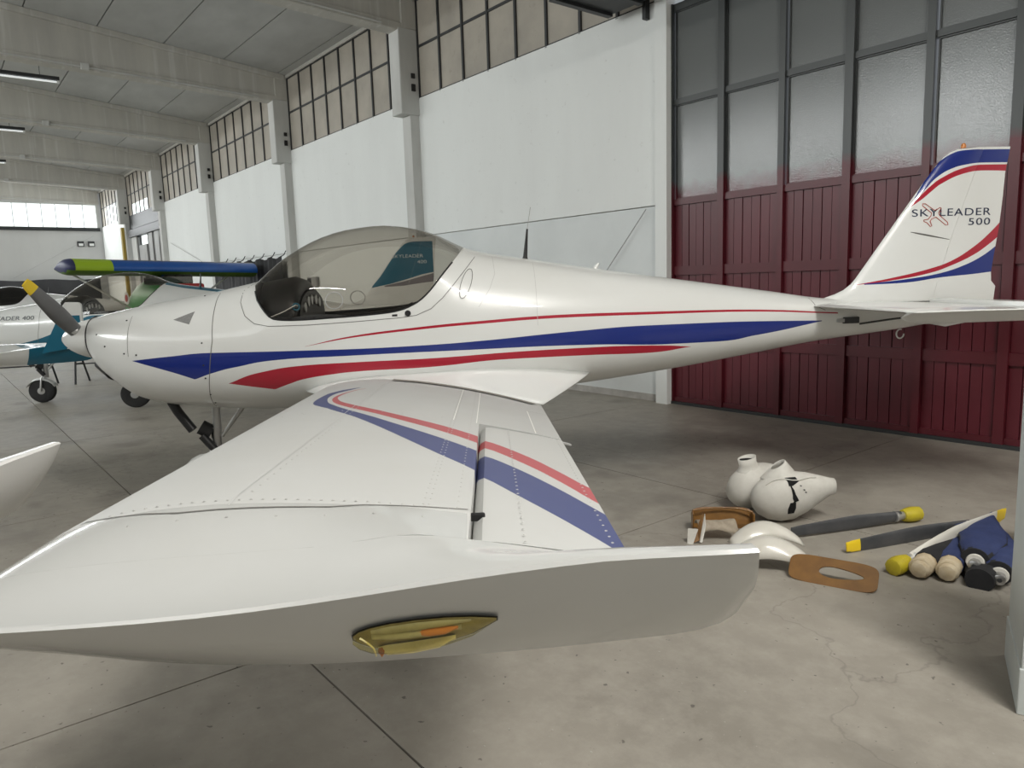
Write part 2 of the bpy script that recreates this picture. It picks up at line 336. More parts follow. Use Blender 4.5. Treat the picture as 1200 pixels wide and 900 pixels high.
# long wall on the right
wr = struct(empty('wall_right')); wr['label'] = 'long white wall with concrete panels between columns'
for i in range(3, 9):
    a, b = BAYX[i], BAYX[i + 1]
    if i == 7: continue
    lo = M_wall2 if i == 3 else M_wall
    ubox('wall_panel', (b + .1, 7.32, 0), (a - .1, 7.6, 2.488), lo, wr); ubox('wall_panel', (b + .1, 7.30, 2.5), (a - .1, 7.6, 4.9), M_wall, wr)
    ubox('wall_panel_joint', (b + .1, 7.34, 2.47), (a - .1, 7.59, 2.52), M_base, wr)
    ubox('peeling_skirting', (b + .1, 7.312, 0), (a - .1, 7.5, .09), M_base, wr)
ubox('wall_panel', (-35.3, 7.3, 4.35), (-29.6, 7.6, 4.9), M_dark, wr)
# columns
for i, x in enumerate(BAYX[3:9]):
    c = struct(empty('concrete_column', (x, 0, 0))); c['label'] = 'painted concrete column'
    if i == 0:
        box('column_shaft', (-.16, 7.22, 0), (.02, 7.6, 6.0), M_wall, c)
    else:
        box('column_shaft', (-.14, 7.12, 0), (.14, 7.6, 4.85), M_col, c, .01)
        box('column_head', (-.17, 6.93, 4.6), (.17, 7.6, 6.05), M_col, c, .02)
        box('column_head_cap', (-.17, 7.02, 6.05), (.17, 7.6, 6.7), M_conc, c)
        bx = box('junction_box', (.171, 7.15, 5.0), (.20, 7.22, 5.12), M_black, c); box('junction_box', (.171, 7.15, 5.22), (.20, 7.22, 5.3), M_black, c)
# roof beams and roof panels
APEX = -.95
def ztop(y): return 6.62 + .1 * (7.3 - max(y, 2 * APEX - y))
def zbot(y): return 6.0 + .035 * (7.0 - max(y, 2 * APEX - y))
for x in BAYX[1:]:
    bm = bmesh.new(); ys = [7.25, 6.9, APEX, 2 * APEX - 6.9, 2 * APEX - 7.25]
    for (hx, za, zb) in ((.11, lambda y: zbot(y) + .1, lambda y: ztop(y) - .1), (.2, lambda y: ztop(y) - .12, lambda y: ztop(y)), (.16, lambda y: zbot(y), lambda y: zbot(y) + .13)):
        rr = [[bm.verts.new((sx_ * hx, y, zf(y))) for sx_, zf in ((-1, za), (1, za), (1, zb), (-1, zb))] for y in ys]
        for a, b in zip(rr, rr[1:]):
            for k in range(4): bm.faces.new((a[k], a[(k + 1) % 4], b[(k + 1) % 4], b[k]))
        bm.faces.new(rr[0]); bm.faces.new(rr[-1])
    o = struct(fromb('roof_beam', bm, M_conc, None, False, .015)); o.location.x = x; o['label'] = 'concrete roof beam spanning the hangar'
    tube('conduit', [(.19, 6.6, zbot(6.6) + .04), (.19, APEX, zbot(APEX) + .04)], .018, M_col, o)
    for yy in (1.2, 4.6): pass
    ubox('conduit_box', (.17, 3.0, zbot(3) - .02), (.24, 3.14, zbot(3) + .1), M_col, o)
ceil = struct(empty('ceiling')); ceil['label'] = 'grey concrete roof panels laid between the beams'
py = [7.3, 7.1] + [5.87 - 1.25 * k for k in range(0, 6)]; py = [q for q in py if q > APEX] + [APEX]
for i in range(9):
    a, b = BAYX[i], BAYX[i + 1]
    for k in range(len(py) - 1):
        for s in (0, 1):
            y0, y1 = py[k] - .012, py[k + 1] + .012
            if s: y0, y1 = 2 * APEX - y0, 2 * APEX - y1
            q = [(b + .05, y0, ztop(y0)), (a - .05, y0, ztop(y0)), (a - .05, y1, ztop(y1)), (b + .05, y1, ztop(y1))]
            V = q + [(x_, y_, z_ + .1) for x_, y_, z_ in q]
            mesh('roof_panel', V, [(0, 1, 2, 3), (7, 6, 5, 4), (0, 4, 5, 1), (1, 5, 6, 2), (2, 6, 7, 3), (3, 7, 4, 0)], M_roof, ceil)
box('roof_deck', (-41.5, WALL_L - .3, 7.62), (EAST, 7.6, 7.7), M_dark, ceil)
for s in (0, 1):
    y = 7.28 if not s else 2 * APEX - 7.28
    box('edge_beam', (-41.4, min(y, y + (.3 if not s else -.3)), 6.55), (EAST, max(y, y + (.3 if not s else -.3)), 6.8), M_conc, ceil)
# clerestory windows
wn = 0
for i in range(3, 9):
    a, b = BAYX[i] - .17, BAYX[i + 1] + .17
    if i == 3: a = BAYX[3] - .16
    wn += 1; wdw = struct(empty('window_%d' % wn)); wdw['label'] = 'dirty clerestory window with black glazing bars'
    n = 8; ww = (a - b) / n
    for k in range(n + 1): ubox('glazing_bar', (b + k * ww - .022, 7.30, 4.88), (b + k * ww + .022, 7.37, 6.6), M_dark, wdw)
    for z in (4.9, 5.77, 6.55): ubox('transom', (b, 7.31, z - .02), (a, 7.365, z + .02), M_dark, wdw)
    for k in range(n):
        for r, (z0, z1) in enumerate(((4.92, 5.75), (5.79, 6.54))):
            pm = M_bright if (i >= 7 and r == 0 and k in ((1, 2, 3, 4) if i == 7 else (2, 3, 4, 5, 6, 7))) else M_pane
            zz = 5.35 if pm is M_bright and i == 7 else z1
            ubox('pane', (b + k * ww + .022, 7.33, z0), (b + (k + 1) * ww - .022, 7.34, zz), pm, wdw)
            if zz != z1: ubox('pane', (b + k * ww + .022, 7.33, zz), (b + (k + 1) * ww - .022, 7.34, z1), M_pane, wdw)
# far wall
wf = struct(empty('wall_far')); wf['label'] = 'pale far end wall'
box('wall_face', (-41.7, WALL_L, 0), (-41.4, 7.6, 4.88), M_farwall, wf); box('wall_top', (-41.7, WALL_L, 5.97), (-41.4, 7.6, 7.6), M_farwall, wf); box('wall_edge', (-41.7, 7.12, 4.8), (-41.38, 7.6, 6.2), M_col, wf)
box('window_sill', (-41.4, WALL_L, 4.72), (-41.28, 7.2, 4.88), M_dark, wf)
wd = struct(empty('window_7')); wd['label'] = 'bright strip window high in the far wall'
for k in range(28):
    y = 7.12 - .575 * k; ubox('pane', (-41.5, y - .56, 4.88), (-41.47, y - .015, 5.97), M_bright, wd); ubox('glazing_bar', (-41.46, y - .575, 4.88), (-41.40, y - .555, 5.97), M_alu, wd)
# left and east walls close the room off
wl = struct(empty('wall_left')); box('wall_face', (-41.4, WALL_L - .3, 0), (EAST, WALL_L, 4.9), mottled('grey_plaster', (.34, .335, .32), (.26, .255, .245), 1, .9), wl); box('wall_top', (-41.4, WALL_L - .3, 6.6), (EAST, WALL_L, 7.6), M_conc, wl)
box('clerestory_sheet', (-41.4, WALL_L - .1, 4.9), (EAST, WALL_L - .05, 6.6), M_pane, wl)
we = struct(empty('wall_near')); box('wall_face', (EAST, WALL_L, 0), (EAST + .3, 7.6, 7.6), M_farwall, we)
box('wall_face', (-.2, 7.4, 0), (EAST, 7.7, 7.6), M_wall, we); box('wall_top', (-5.95, 7.42, 4.9), (-.2, 7.7, 7.6), M_dark, we)

# big folding door, one leaf per bay
xs = [-5.94, -5.225, -4.458, -3.743, -2.99, -2.29, -1.56, -.83, -.1]
for i in range(8):
    a, b = xs[i], xs[i + 1]; d = struct(empty('door_%d' % (i + 1))); d['label'] = 'maroon planked door leaf with frosted glass above'
    for zl, zh in ((.02, .09), (.74, .85), (1.62, 1.73), (2.47, 2.54), (3.65, 3.71), (4.72, 4.8)):
        ubox('rail', (a + .03, 7.335, zl), (b - .03, 7.40, zh), M_door, d)
    wgt = .045 if i % 2 else .03
    ubox('stile', (a, 7.31, .0), (a + wgt, 7.40, 4.8), M_door, d); ubox('stile', (b - .04, 7.31, 0), (b, 7.40, 4.8), M_door, d)
    for zl, zh in ((.09, .74), (.85, 1.62), (1.73, 2.47)):
        pw = (b - a - .085) / 6
        for k in range(6):
            off = (.004, .0, .007, .002, .006, .001)[k]
            ubox('plank', (a + wgt + k * pw + .004, 7.358 + off, zl), (a + wgt + (k + 1) * pw - .004, 7.385, zh), M_plank, d)
        ubox('backing_sheet', (a, 7.386, zl), (b, 7.396, zh), M_dark, d)
    for zl, zh in ((2.54, 3.65), (3.71, 4.72)):
        ubox('pane', (a + .045, 7.37, zl), (b - .04, 7.38, zh), M_frost, d)
        for q in (zl, zh - .014): ubox('glazing_bead', (a + .045, 7.352, q), (b - .04, 7.372, q + .014), M_door, d)
        ubox('glazing_bead', (a + .045, 7.352, zl), (a + .059, 7.372, zh), M_door, d); ubox('glazing_bead', (b - .054, 7.352, zl), (b - .04, 7.372, zh), M_door, d)
    ubox('bottom_guide', (a, 7.30, 0), (b, 7.34, .035), M_dark, d)
th = empty('door_track_housing', (-3.4, 0, 0), 0, 'dark steel box housing above the maroon doors, at the top edge', 'steel housing')
bm = bmesh.new(); addbox(bm, (-3.45, 6.1, 4.9), (3.3, 7.18, 5.5)); fromb('housing', bm, M_dark, th, False, .01)
for k in range(3): ubox('rib', (-3.40 + k * .5, 6.15, 4.86), (-3.32 + k * .5, 7.15, 4.9), M_dark, th)
ubox('bracket', (-2.9, 7.22, 4.72), (-2.85, 7.30, 5.0), M_dark, th)

# door in the far bay (between columns) and yellow post
d9 = struct(empty('door_9')); d9['label'] = 'grey sliding door in the far bay'
ubox('lintel', (-35.2, 7.2, 4.0), (-29.7, 7.45, 4.3), M_dark, d9)
M_gray = mottled('grey_sheet', (.45, .45, .44), (.33, .33, .33), 1.5, .6, 0, (1, 1, .3))
for k, (xa, xb, mt, z) in enumerate(((-35.2, -34.3, M_col, 4), (-34.3, -33.9, M_dark, 4), (-33.9, -32.6, M_gray, 3.6), (-32.6, -32.2, M_dark, 4), (-32.2, -31.6, M_gray, 4), (-31.6, -31.3, M_dark, 4), (-31.3, -30.6, M_gray, 4), (-30.6, -29.7, M_gray, 3.75))):
    ubox('door_board', (xa, 7.3 + .05 * (k % 2), 0), (xb - .03, 7.45, z), mt, d9)
ubox('daylight_gap', (-33.9, 7.42, 3.6), (-32.6, 7.44, 4.0), M_bright, d9); ubox('daylight_gap', (-30.6, 7.42, 3.75), (-29.7, 7.44, 4.0), M_bright, d9)
M_yel = mottled('yellow_paint', (.42, .30, .05), (.34, .24, .05), 3, .6)
o = box('yellow_post', (-35.75, 7.0, 0), (-35.5, 7.11, 4.45), M_yel, None, .01); tag(o, 'tall yellow post against the far part of the long wall', 'post')
# black curtain along the foot of the long wall
M_tarp = mottled('black_sheet', (.012, .012, .014), (.03, .03, .032), 1, .7)
def tarp(name, p0, p1, h, label):
    V = []; n = 60; F = []
    for i in range(n + 1):
        t = i / n; b = Vector(p0).lerp(Vector(p1), t); nx = Vector((p1[1] - p0[1], p0[0] - p1[0], 0)).normalized() * (.03 * sin(i * 1.9))
        for z in (0, h * .5, h - .03 * (1 + sin(i * .7))): V.append((b.x + nx.x, b.y + nx.y, z))
    for i in range(n):
        for k in (0, 1): F.append((i * 3 + k, i * 3 + 3 + k, i * 3 + 4 + k, i * 3 + 1 + k))
    o = mesh(name, V, F, M_tarp, None, True); md = o.modifiers.new('s', 'SOLIDIFY'); md.thickness = .01
    return tag(o, label, 'curtain')
t1 = tarp('black_curtain', (-23.2, 7.02, 0), (-17.8, 7.02, 0), 2.42, 'black curtain hung along the long white wall behind the blue wing')
for k in range(7):
    o = tube('hook', [(-22.6 + k * .75, 7.05, 2.38), (-22.6 + k * .75, 7.2, 2.46), (-22.6 + k * .75, 7.26, 2.56)], .012, M_dark, t1)
tarp('black_curtain', (-40.9, -8.5, 0), (-40.9, 6.9, 0), 2.42, 'black curtain across the foot of the far end wall')
for k, y in enumerate((6.76, 6.3)):
    e = empty('wall_lamp', (-41.38, y, 4.1), 0, 'small square lamp on the far wall, %s of the pair' % ('right' if k == 0 else 'left'), 'lamp', 'wall lamps')
    box('housing', (0, -.14, -.13), (.1, .14, .13), M_dark, e, .02); box('diffuser', (.1, -.1, -.1), (.115, .1, .02), M_white, e)
# wires on walls
def wire(p, label): o = tube('cable', p, .006, M_gray, None, 6); tag(o, label, 'cable')
wire([(-6.3, 7.27, 2.46), (-7.0, 7.255, 1.7)], 'thin cable running down the white wall beside the maroon doors')
wire([(-41.3, 6.9, 4.5), (-41.3, 3.4, 2.5)], 'thin cable slanting across the far end wall')
wire([(-28.8, 7.25, 3.4), (-24.6, 7.25, 2.45)], 'thin cable slanting down the white wall left of the column')
sb = empty('socket_box', (-16.6, 7.28, 1.75), 0, 'small grey socket box on the white wall, seen through the front of the canopy', 'socket')
box('housing', (-.25, -.05, -.12), (.25, .02, .12), M_gray, sb, .01); box('cover', (-.22, -.06, -.09), (-.02, -.05, .09), M_dark, sb)
# fluorescent battens
M_tube = mat('fluorescent_tube', (.9, .9, .9), .4, emit=(.95, 1, 1), es=.5)
M_tubeon = mat('lit_fluorescent_tube', (.9, .9, .9), .4, emit=(.95, 1, 1), es=6)
def batten(x, y, lit, label):
    e = empty('ceiling_light', (x, y, 6.2), 0, label, 'ceiling light', 'fluorescent battens')
    box('body', (-.06, -1.25, .03), (.06, 1.25, .10), M_dark, e); m_ = M_tubeon if lit else M_tube
    tube('tube', [(0, -1.2, 0), (0, 1.2, 0)], .022, m_, e)
    for yy in (-1.23, 1.23): box('lamp_holder', (-.03, yy - .02, -.03), (.03, yy + .02, .03), M_white, e)
    for yy in (-.9, .9): tube('hanger', [(0, yy, .1), (0, yy, .75)], .006, M_dark, e, 5)
batten(-19, 1.58, False, 'fluorescent batten hanging between the roof beams, nearest of the three')
batten(-25, 1.5, False, 'fluorescent batten hanging between the roof beams, middle of the three')
batten(-31, 1.5, False, 'fluorescent batten hanging between the roof beams, farthest of the three')

# ------------------------------------------------------------------ the aeroplane, own axes: x aft from the spinner tip, y starboard, z up
ZT = pchip([(.26, 1.442), (.35, 1.462), (.486, 1.492), (.793, 1.545), (1.151, 1.600), (1.3, 1.632), (1.443, 1.661), (1.55, 1.745), (1.67, 1.838), (1.924, 1.965), (2.10, 2.012), (2.35, 2.036), (2.6, 2.003), (2.727, 1.961), (2.928, 1.863), (3.034, 1.829), (3.379, 1.769), (3.919, 1.678), (4.564, 1.576), (5.222, 1.472), (5.588, 1.412), (6.1, 1.36), (6.6, 1.30)])
ZB = pchip([(.26, 1.13), (.30, 1.07), (.389, .985), (.585, .846), (.793, .793), (1.046, .762), (1.491, .735), (2.4, .735), (3.2, .775), (3.76, .83), (4.406, .905), (5.057, 1.0), (5.582, 1.08), (6.243, 1.15), (6.6, 1.20)])
WD = pchip([(.26, .18), (.32, .24), (.45, .32), (.65, .39), (.85, .43), (1.17, .475), (1.6, .53), (2.2, .56), (2.8, .55), (3.4, .475), (4.0, .385), (4.6, .295), (5.2, .21), (5.6, .155), (6.2, .09), (6.6, .04)])
ZM = pchip([(.26, 1.28), (.6, 1.2), (1.2, 1.16), (2.2, 1.16), (3.4, 1.2), (5, 1.24), (5.6, 1.26), (6.6, 1.25)])
SILL = pchip([(1.443, 1.662), (1.47, 1.64), (1.50, 1.59), (1.53, 1.53), (1.572, 1.475), (1.62, 1.42), (1.662, 1.400), (1.775, 1.392), (2.089, 1.402), (2.406, 1.421), (2.50, 1.437), (2.6, 1.478), (2.671, 1.532), (2.792, 1.675), (2.88, 1.785), (2.932, 1.862)])
PE = 2.25
def yat(x, z):
    zt, zb, zm, w_ = ZT(x), ZB(x), ZM(x), WD(x)
    u = abs((z - zm) / ((zt - zm) if z > zm else (zb - zm)))
    return w_ * max(0, 1 - min(u, 1) ** PE) ** (1 / PE)
def fring(x, nl=12, nm=18, nu=10):
    zt, zb, zm, w_ = ZT(x), ZB(x), ZM(x), WD(x)
    q = 2 / PE
    if 1.443 < x < 2.932: s = min((SILL(x) - zm) / (zt - zm), 1) ; ps = math.asin(s ** (1 / q))
    else: ps = pi / 2
    half = []
    for k in range(nl): a = -pi / 2 + (pi / 2) * k / nl; half.append((cos(a) ** q * w_, zm - (abs(sin(a)) ** q) * (zm - zb)))
    for k in range(nm): a = ps * k / nm; half.append((cos(a) ** q * w_, zm + (sin(a) ** q) * (zt - zm)))
    for k in range(nu + 1): a = ps + (pi / 2 - ps) * k / nu; half.append((max(cos(a), 0) ** q * w_, zm + (min(sin(a), 1) ** q) * (zt - zm)))
    pts = [Vector((x, y, z)) for y, z in half]
    return pts, nl + nm
def stations(a, b, brk):
    out = []; x = a
    while x < b - 1e-4:
        out.append(x); x += .035 if (1.42 < x < 1.8 or 2.45 < x < 2.97) else (.04 if x < .9 else .09)
    out.append(b); return sorted(set([round(v, 4) for v in out] + [v for v in brk if a < v < b]))
def skin(name, xa, xb, lo, hi, mt, parent, brk=(), front=None, back=None):
    """strip of the body skin: ring indices lo..hi, mirrored"""
    R = [fring(x)[0] for x in stations(xa, xb, brk)]; n = len(R[0]); bm = bmesh.new(); hi = min(hi, n - 1)
    for s in (1, -1):
        vs = [[bm.verts.new((p.x, p.y * s, p.z)) for p in r[lo:hi + 1]] for r in R]
        for a, b in zip(vs, vs[1:]):
            for k in range(hi - lo): bm.faces.new((a[k], a[k + 1], b[k + 1], b[k]))
        for r, flag in ((vs[0], front), (vs[-1], back)):
            if flag:
                c_ = bm.verts.new((r[0].co.x, 0, (r[0].co.z + r[-1].co.z) / 2))
                for k in range(hi - lo): bm.faces.new((r[k], r[k + 1], c_))
    bmesh.ops.remove_doubles(bm, verts=bm.verts, dist=2e-4)
    bmesh.ops.dissolve_degenerate(bm, edges=bm.edges, dist=1e-5)
    return autosmooth(fromb(name, bm, mt, parent, True), 45)
NM = 30; NT = 40
# wing
def U4(c, t=.14): return 5 * t * (.2969 * math.sqrt(max(c, 0)) - .126 * c - .3516 * c * c + .2843 * c ** 3 - .1015 * c ** 4)
def CB(c, m=.022, p=.4): return m / p ** 2 * (2 * p * c - c * c) if c < p else m / (1 - p) ** 2 * (1 - 2 * p + 2 * p * c - c * c)
YR, YE = .55, 4.2
def wle(y): return 1.92 + (2.136 - 1.92) * (y - YR) / (YE - YR)
def wte(y): return 3.409 + (3.235 - 3.409) * (y - YR) / (YE - YR)
def wzl(y): return .885 + (1.115 - .885) * (y - YR) / (YE - YR)
def wzt(y): return .776 + (1.104 - .776) * (y - YR) / (YE - YR)
def wz(x, y, side=1):
    a, b = wle(y), wte(y); c = min(max((x - a) / (b - a), 0), 1); ch = b - a
    return wzl(y) + (wzt(y) - wzl(y)) * c + ch * (CB(c) + side * U4(c))
RIDGE = pchip([(2.24, 1.15), (2.286, 1.154), (2.4, 1.162), (2.522, 1.168), (2.765, 1.178), (3.013, 1.192), (3.188, 1.199), (3.373, 1.197)])
LOWE = pchip([(2.24, 1.145), (2.285, 1.121), (2.4, 1.09), (2.517, 1.074), (2.796, 1.057), (3.009, 1.061), (3.2, 1.076), (3.323, 1.094), (3.355, 1.124), (3.373, 1.19)])
CS = [.5 * (1 - cos(pi * k / 24)) for k in range(25)]
def ramp01(u): u = min(max(u, 0), 1); return u * u * (3 - 2 * u)
def tblend(c, y): y0 = 4.02 + .27 * ramp01((c - .50) / .22); return ramp01((y - y0) / (4.43 - y0))
def wtop(x, y):
    z = wz(x, min(y, 4.3), 1)
    if y < 4.02: return z
    a, b = wle(min(y, 4.3)), wte(min(y, 4.3)); c = min(max((x - a) / (b - a), 0), 1)
    return z + (RIDGE(x) - z) * tblend(c, y)
def wsec(y, xend=None, sgn=1):
    """closed section loop: upper from rear to front, lower from front to rear"""
    a, b = wle(y), wte(y); e = b if xend is None else xend; up_, lo_ = [], []
    for c in CS:
        x = a + c * (e - a); up_.append(Vector((x, sgn * y, wtop(x, y) - (0 if c > .001 else 0)))); lo_.append(Vector((x, sgn * y, min(wz(x, y, -1), wtop(x, y) - .002))))
    return up_[::-1] + lo_[1:]
LOWE = pchip([(2.10, 1.14), (2.154, 1.082), (2.204, 1.065), (2.332, 1.037), (2.463, 1.016), (2.598, 1.004), (2.775, .997), (3.014, 1.0), (3.228, 1.014), (3.33, 1.034), (3.365, 1.06), (3.385, 1.10), (3.38, 1.17)] if 0 else [(2.10, 1.13), (2.154, 1.084), (2.204, 1.067), (2.332, 1.039), (2.463, 1.018), (2.598, 1.006), (2.775, 1.0), (3.014, 1.004), (3.228, 1.014), (3.30, 1.019), (3.35, 1.029), (3.385, 1.048), (3.405, 1.075)])
RIDGE = pchip([(2.10, 1.133), (2.286, 1.134), (2.403, 1.136), (2.522, 1.140), (2.643, 1.148), (2.765, 1.160), (2.889, 1.174), (3.013, 1.187), (3.188, 1.198), (3.379, 1.197)])
Y_LOW = 4.345
def tipsec(y, q, sgn):
    """section of the moulded tip; q > 0 walks over the undercut end face towards its middle"""
    t = min(max(y - 4.29, 0) / .13, 1); t = t * t * (3 - 2 * t)
    a0, b0 = wle(4.3), wte(4.3); a, b = a0 + (2.19 - a0) * t ** 2.2, b0 + (3.379 - b0) * t ** 1.5; up_, lo_ = [], []
    yl = min(y, Y_LOW); tl = min(max(yl - 4.20, 0) / (Y_LOW - 4.20), 1); tl = tl * tl * (3 - 2 * tl)
    for c in CS:
        x = a + c * (b - a); xb_ = a0 + c * (b0 - a0)
        al = a0 + (2.19 - a0) * tl * .6; bl = b0 + (3.405 - b0) * tl; xl = al + c * (bl - al)
        zu = wz(xb_, 4.3 if y > 4.3 else y, 1); zl = wz(xb_, 4.3 if y > 4.3 else y, -1)
        zu = zu + (RIDGE(x) - zu) * tblend(c, min(y, 4.43)); zl = zl + (LOWE(xl) - zl) * tl
        U_, L_ = Vector((x, sgn * y, zu)), Vector((xl, sgn * yl, zl))
        if q > 0:
            bul = .012 * sin(pi * q / 2) if q < 1 else .012
            D_ = L_ - U_; U2 = U_ + D_ * (q / 2); L2 = L_ - D_ * (q / 2); o_ = Vector((0, sgn * bul, -bul * .5)) * min(1, D_.length / .1)
            U_, L_ = U2 + o_, L2 + o_
        up_.append(U_); lo_.append(L_)
    return up_[::-1] + lo_[1:]
AY0, AY1 = 2.59, 4.25      # aileron span
FY0, FY1 = .80, 2.02       # flap span
def xh(y): return wle(y) + (wte(y) - wle(y)) * .74
def build_wing(root, s, main=True):
    wing = None
    wing = loft('wing', [wsec(y, None, s) for y in (.3, .55, .8, 1.2, 1.6, 2.0, 2.57)], M_wing, root, True, True, True, 32)
    loft('outer_wing_panel', [wsec(y, xh(y), s) for y in (2.5702, 3.0, 3.5, 4.0, 4.05, 4.1, 4.15, 4.2, 4.24, 4.27)], M_wing, wing, True, True, True, 32)
    R = [wsec(4.2702, None, s)]
    for y, ins in ((4.30, 0), (4.32, 0), (4.34, 0), (4.36, 0), (4.38, 0), (4.40, 0), (4.42, 0), (4.435, 0), (4.445, 0), (4.452, .06), (4.452, .16), (4.452, .4), (4.452, .7), (4.452, 1.)): R.append(tipsec(y, ins, s))
    loft('wing_tip', R, M_wing, wing, True, True, True, 34)
    # aileron with a rounded nose, trailing edge slightly raised
    R = []
    for y in (AY0, 3.0, 3.5, 4.0, AY1):
        a, b = xh(y) + .004, wte(y); up_, lo_ = [], []
        for c in CS[::2]:
            x = a + c * (b - a); zu = wz(x, y, 1); zl = wz(x, y, -1); mid = (zu + zl) / 2; hf = (zu - zl) / 2
            if c < .08: hf *= (max(c, 0.004) / .08) ** .3
            dz = .006 * c - .006
            up_.append(Vector((x, s * y, mid + hf + dz))); lo_.append(Vector((x, s * y, mid - hf + dz)))
        R.append(up_[::-1] + lo_[1:])
    ail = loft('aileron', R, M_wing, wing, True, True, True, 40)
    if s > 0 or not main: return wing
    def on(x, y, h=.0025): return (x, s * y, (wtop(x, y) if x < xh(y) else wz(x, y, 1)) + h)
    def seam(pts, wd_=.0022, mt=M_seam, name='panel_seam', par=wing, h=.0012):
        V, F = [], []
        P_ = []
        for (x0, y0), (x1, y1) in zip(pts, pts[1:]):
            n = max(2, int(math.hypot(x1 - x0, y1 - y0) / .06))
            P_ += [(x0 + (x1 - x0) * k / n, y0 + (y1 - y0) * k / n) for k in range(n)]
        P_.append(pts[-1])
        for i, (x, y) in enumerate(P_):
            a_, b_ = P_[max(i - 1, 0)], P_[min(i + 1, len(P_) - 1)]; d = Vector((b_[0] - a_[0], b_[1] - a_[1])).normalized(); n_ = Vector((-d.y, d.x)) * wd_
            V += [on(x + n_.x, y + n_.y, h), on(x - n_.x, y - n_.y, h)]
        F = [(2 * i, 2 * i + 1, 2 * i + 3, 2 * i + 2) for i in range(len(P_) - 1)]
        return mesh(name, V, F, mt, par)
    cx = lambda c, y: wle(y) + c * (wte(y) - wle(y))
    seam([(cx(.02, 4.04), 4.04), (cx(.13, 4.09), 4.09), (cx(.25, 4.12), 4.12), (cx(.5, 4.11), 4.11), (cx(.735, 4.06), 4.06)])                        # tip fairing joint
    seam([(cx(.33, y), y) for y in (.9, 1.5, 2.5, 4.1)], .0012, M_seam2)          # spar joint
    seam([(cx(.66, y), y) for y in (.85, 2.57)], .0016, M_seamw)
    seam([(xh(y) - .01, y) for y in (.9, 2.57)], .002, M_seamw)
    seam([(cx(.92, 1.55), 1.55), (cx(.92, 2.55), 2.55)], .0025, M_seamw); seam([(cx(.92, 1.55), 1.55), (cx(.995, 1.5), 1.5)], .002, M_seam)
    seam([(cx(.35, .76), .76), (cx(.5, .76), .765), (cx(.7, .79), .80), (cx(.85, .84), .85), (cx(.965, .9), .91)], .065, M_walk, 'walkway_strip', wing, .006)
    # rivets: one joined part
    bm = bmesh.new()
    def rv(x, y, r=.0032):
        p = Vector(on(x, y, .0)); k = 6; vs = [bm.verts.new(p + Vector((cos(2 * pi * j / k) * r, sin(2 * pi * j / k) * r, 0))) for j in range(k)]; c_ = bm.verts.new(p + Vector((0, 0, .0016)))
        for j in range(k): bm.faces.new((vs[j], vs[(j + 1) % k], c_))
    for c_ in (.655, .665, .715):
        y = 1.0
        while y < 4.05: rv(cx(c_, y), y); y += .05
    for y in [.95 + .06 * k for k in range(52)]: rv(cx(.33, y) + .02, y)
    for k in range(30): rv(cx(.12 + k * .02, 4.07), 4.07)
    for k in range(8): rv(cx(.1 + k * .08, 4.1), 4.15)
    for k in range(10): rv(cx(.08 + k * .06, 2.04), 2.53)
    r_ = fromb('rivets', bm, M_rivet, wing); r_['kind'] = 'stuff'
    bm = bmesh.new()
    y = AY0 + .03
    while y < AY1: rv(cx(.83, y), y, .0035); rv(cx(.982, y), y, .0035); y += .045
    r_ = fromb('rivets', bm, M_rivet, wing); r_['kind'] = 'stuff'
    # aileron hinge slot cover and stain patch
    box('hinge_slot', (cx(.74, 4.07) - .012, -4.076, wz(xh(4.07), 4.07, 1) - .02), (cx(.74, 4.07) + .028, -4.066, wz(xh(4.07), 4.07) - .003), M_black, wing, .004)
    # flap end lip by the aileron
    y = 2.58; V = [on(cx(.97, y), y - .01, -.006), on(cx(.97, y), y + .03, -.006), (cx(1., y) + .035, s * (y + .045), wzt(y) - .008), (cx(1., y) + .03, s * (y + .0), wzt(y) - .012)]
    o = mesh('flap_lip', V, [(0, 1, 2, 3)], M_gray, wing); md = o.modifiers.new('s', 'SOLIDIFY'); md.thickness = .006
    # navigation light let into the tip plate
    nl = None
    LX = [2.772, 2.782, 2.80, 2.83, 2.87, 2.91, 2.95, 2.988]; LT = [1.083, 1.092, 1.099, 1.105, 1.109, 1.110, 1.108, 1.102]; LB = [1.075, 1.064, 1.050, 1.042, 1.044, 1.053, 1.070, 1.097]
    def fy(x, z):
        u = (z - LOWE(x)) / (RIDGE(x) - LOWE(x)); return Y_LOW + (4.452 - Y_LOW) * u + .0185 * sin(pi * min(max(u, 0), 1))
    def patch(name, grow, dy, mt, par, bulge=0, X=LX, T=LT, B=LB):
        V, F = [], []; n_ = len(X)
        for i, x in enumerate(X):
            t = i / (n_ - 1); m_ = (T[i] + B[i]) / 2; h_ = (T[i] - B[i]) / 2 + grow
            for k in range(7):
                v = -1 + 2 * k / 6; bl = bulge * (1 - v * v) * math.sqrt(max(0, sin(pi * min(.04 + t * .96, 1)))); z = m_ + h_ * v; xx = (x - 2.87) * (1 + grow * 8) + 2.87
                V.append((xx, -(fy(xx, z) + dy + bl), z - (dy + bl) * .6))
        for i in range(n_ - 1):
            for k in range(6): F.append((i * 7 + k, (i + 1) * 7 + k, (i + 1) * 7 + k + 1, i * 7 + k + 1))
        return mesh(name, V, F, mt, par, True)
    nl = patch('navigation_light_recess', .0, .0022, M_brass, wing)
    patch('gasket', .0022, .0012, M_black, nl)
    patch('reflector_band', 0, .0025, M_lensd, nl, .004, LX[2:7], [LT[k] - .004 for k in range(2, 7)], [(LT[k] + LB[k]) / 2 + .010 for k in range(2, 7)])
    patch('bulb_holder', 0, .003, M_lensd, nl, .008, [2.80, 2.83, 2.86, 2.90, 2.935], [1.087, 1.091, 1.093, 1.095, 1.096], [1.073, 1.075, 1.077, 1.080, 1.083])
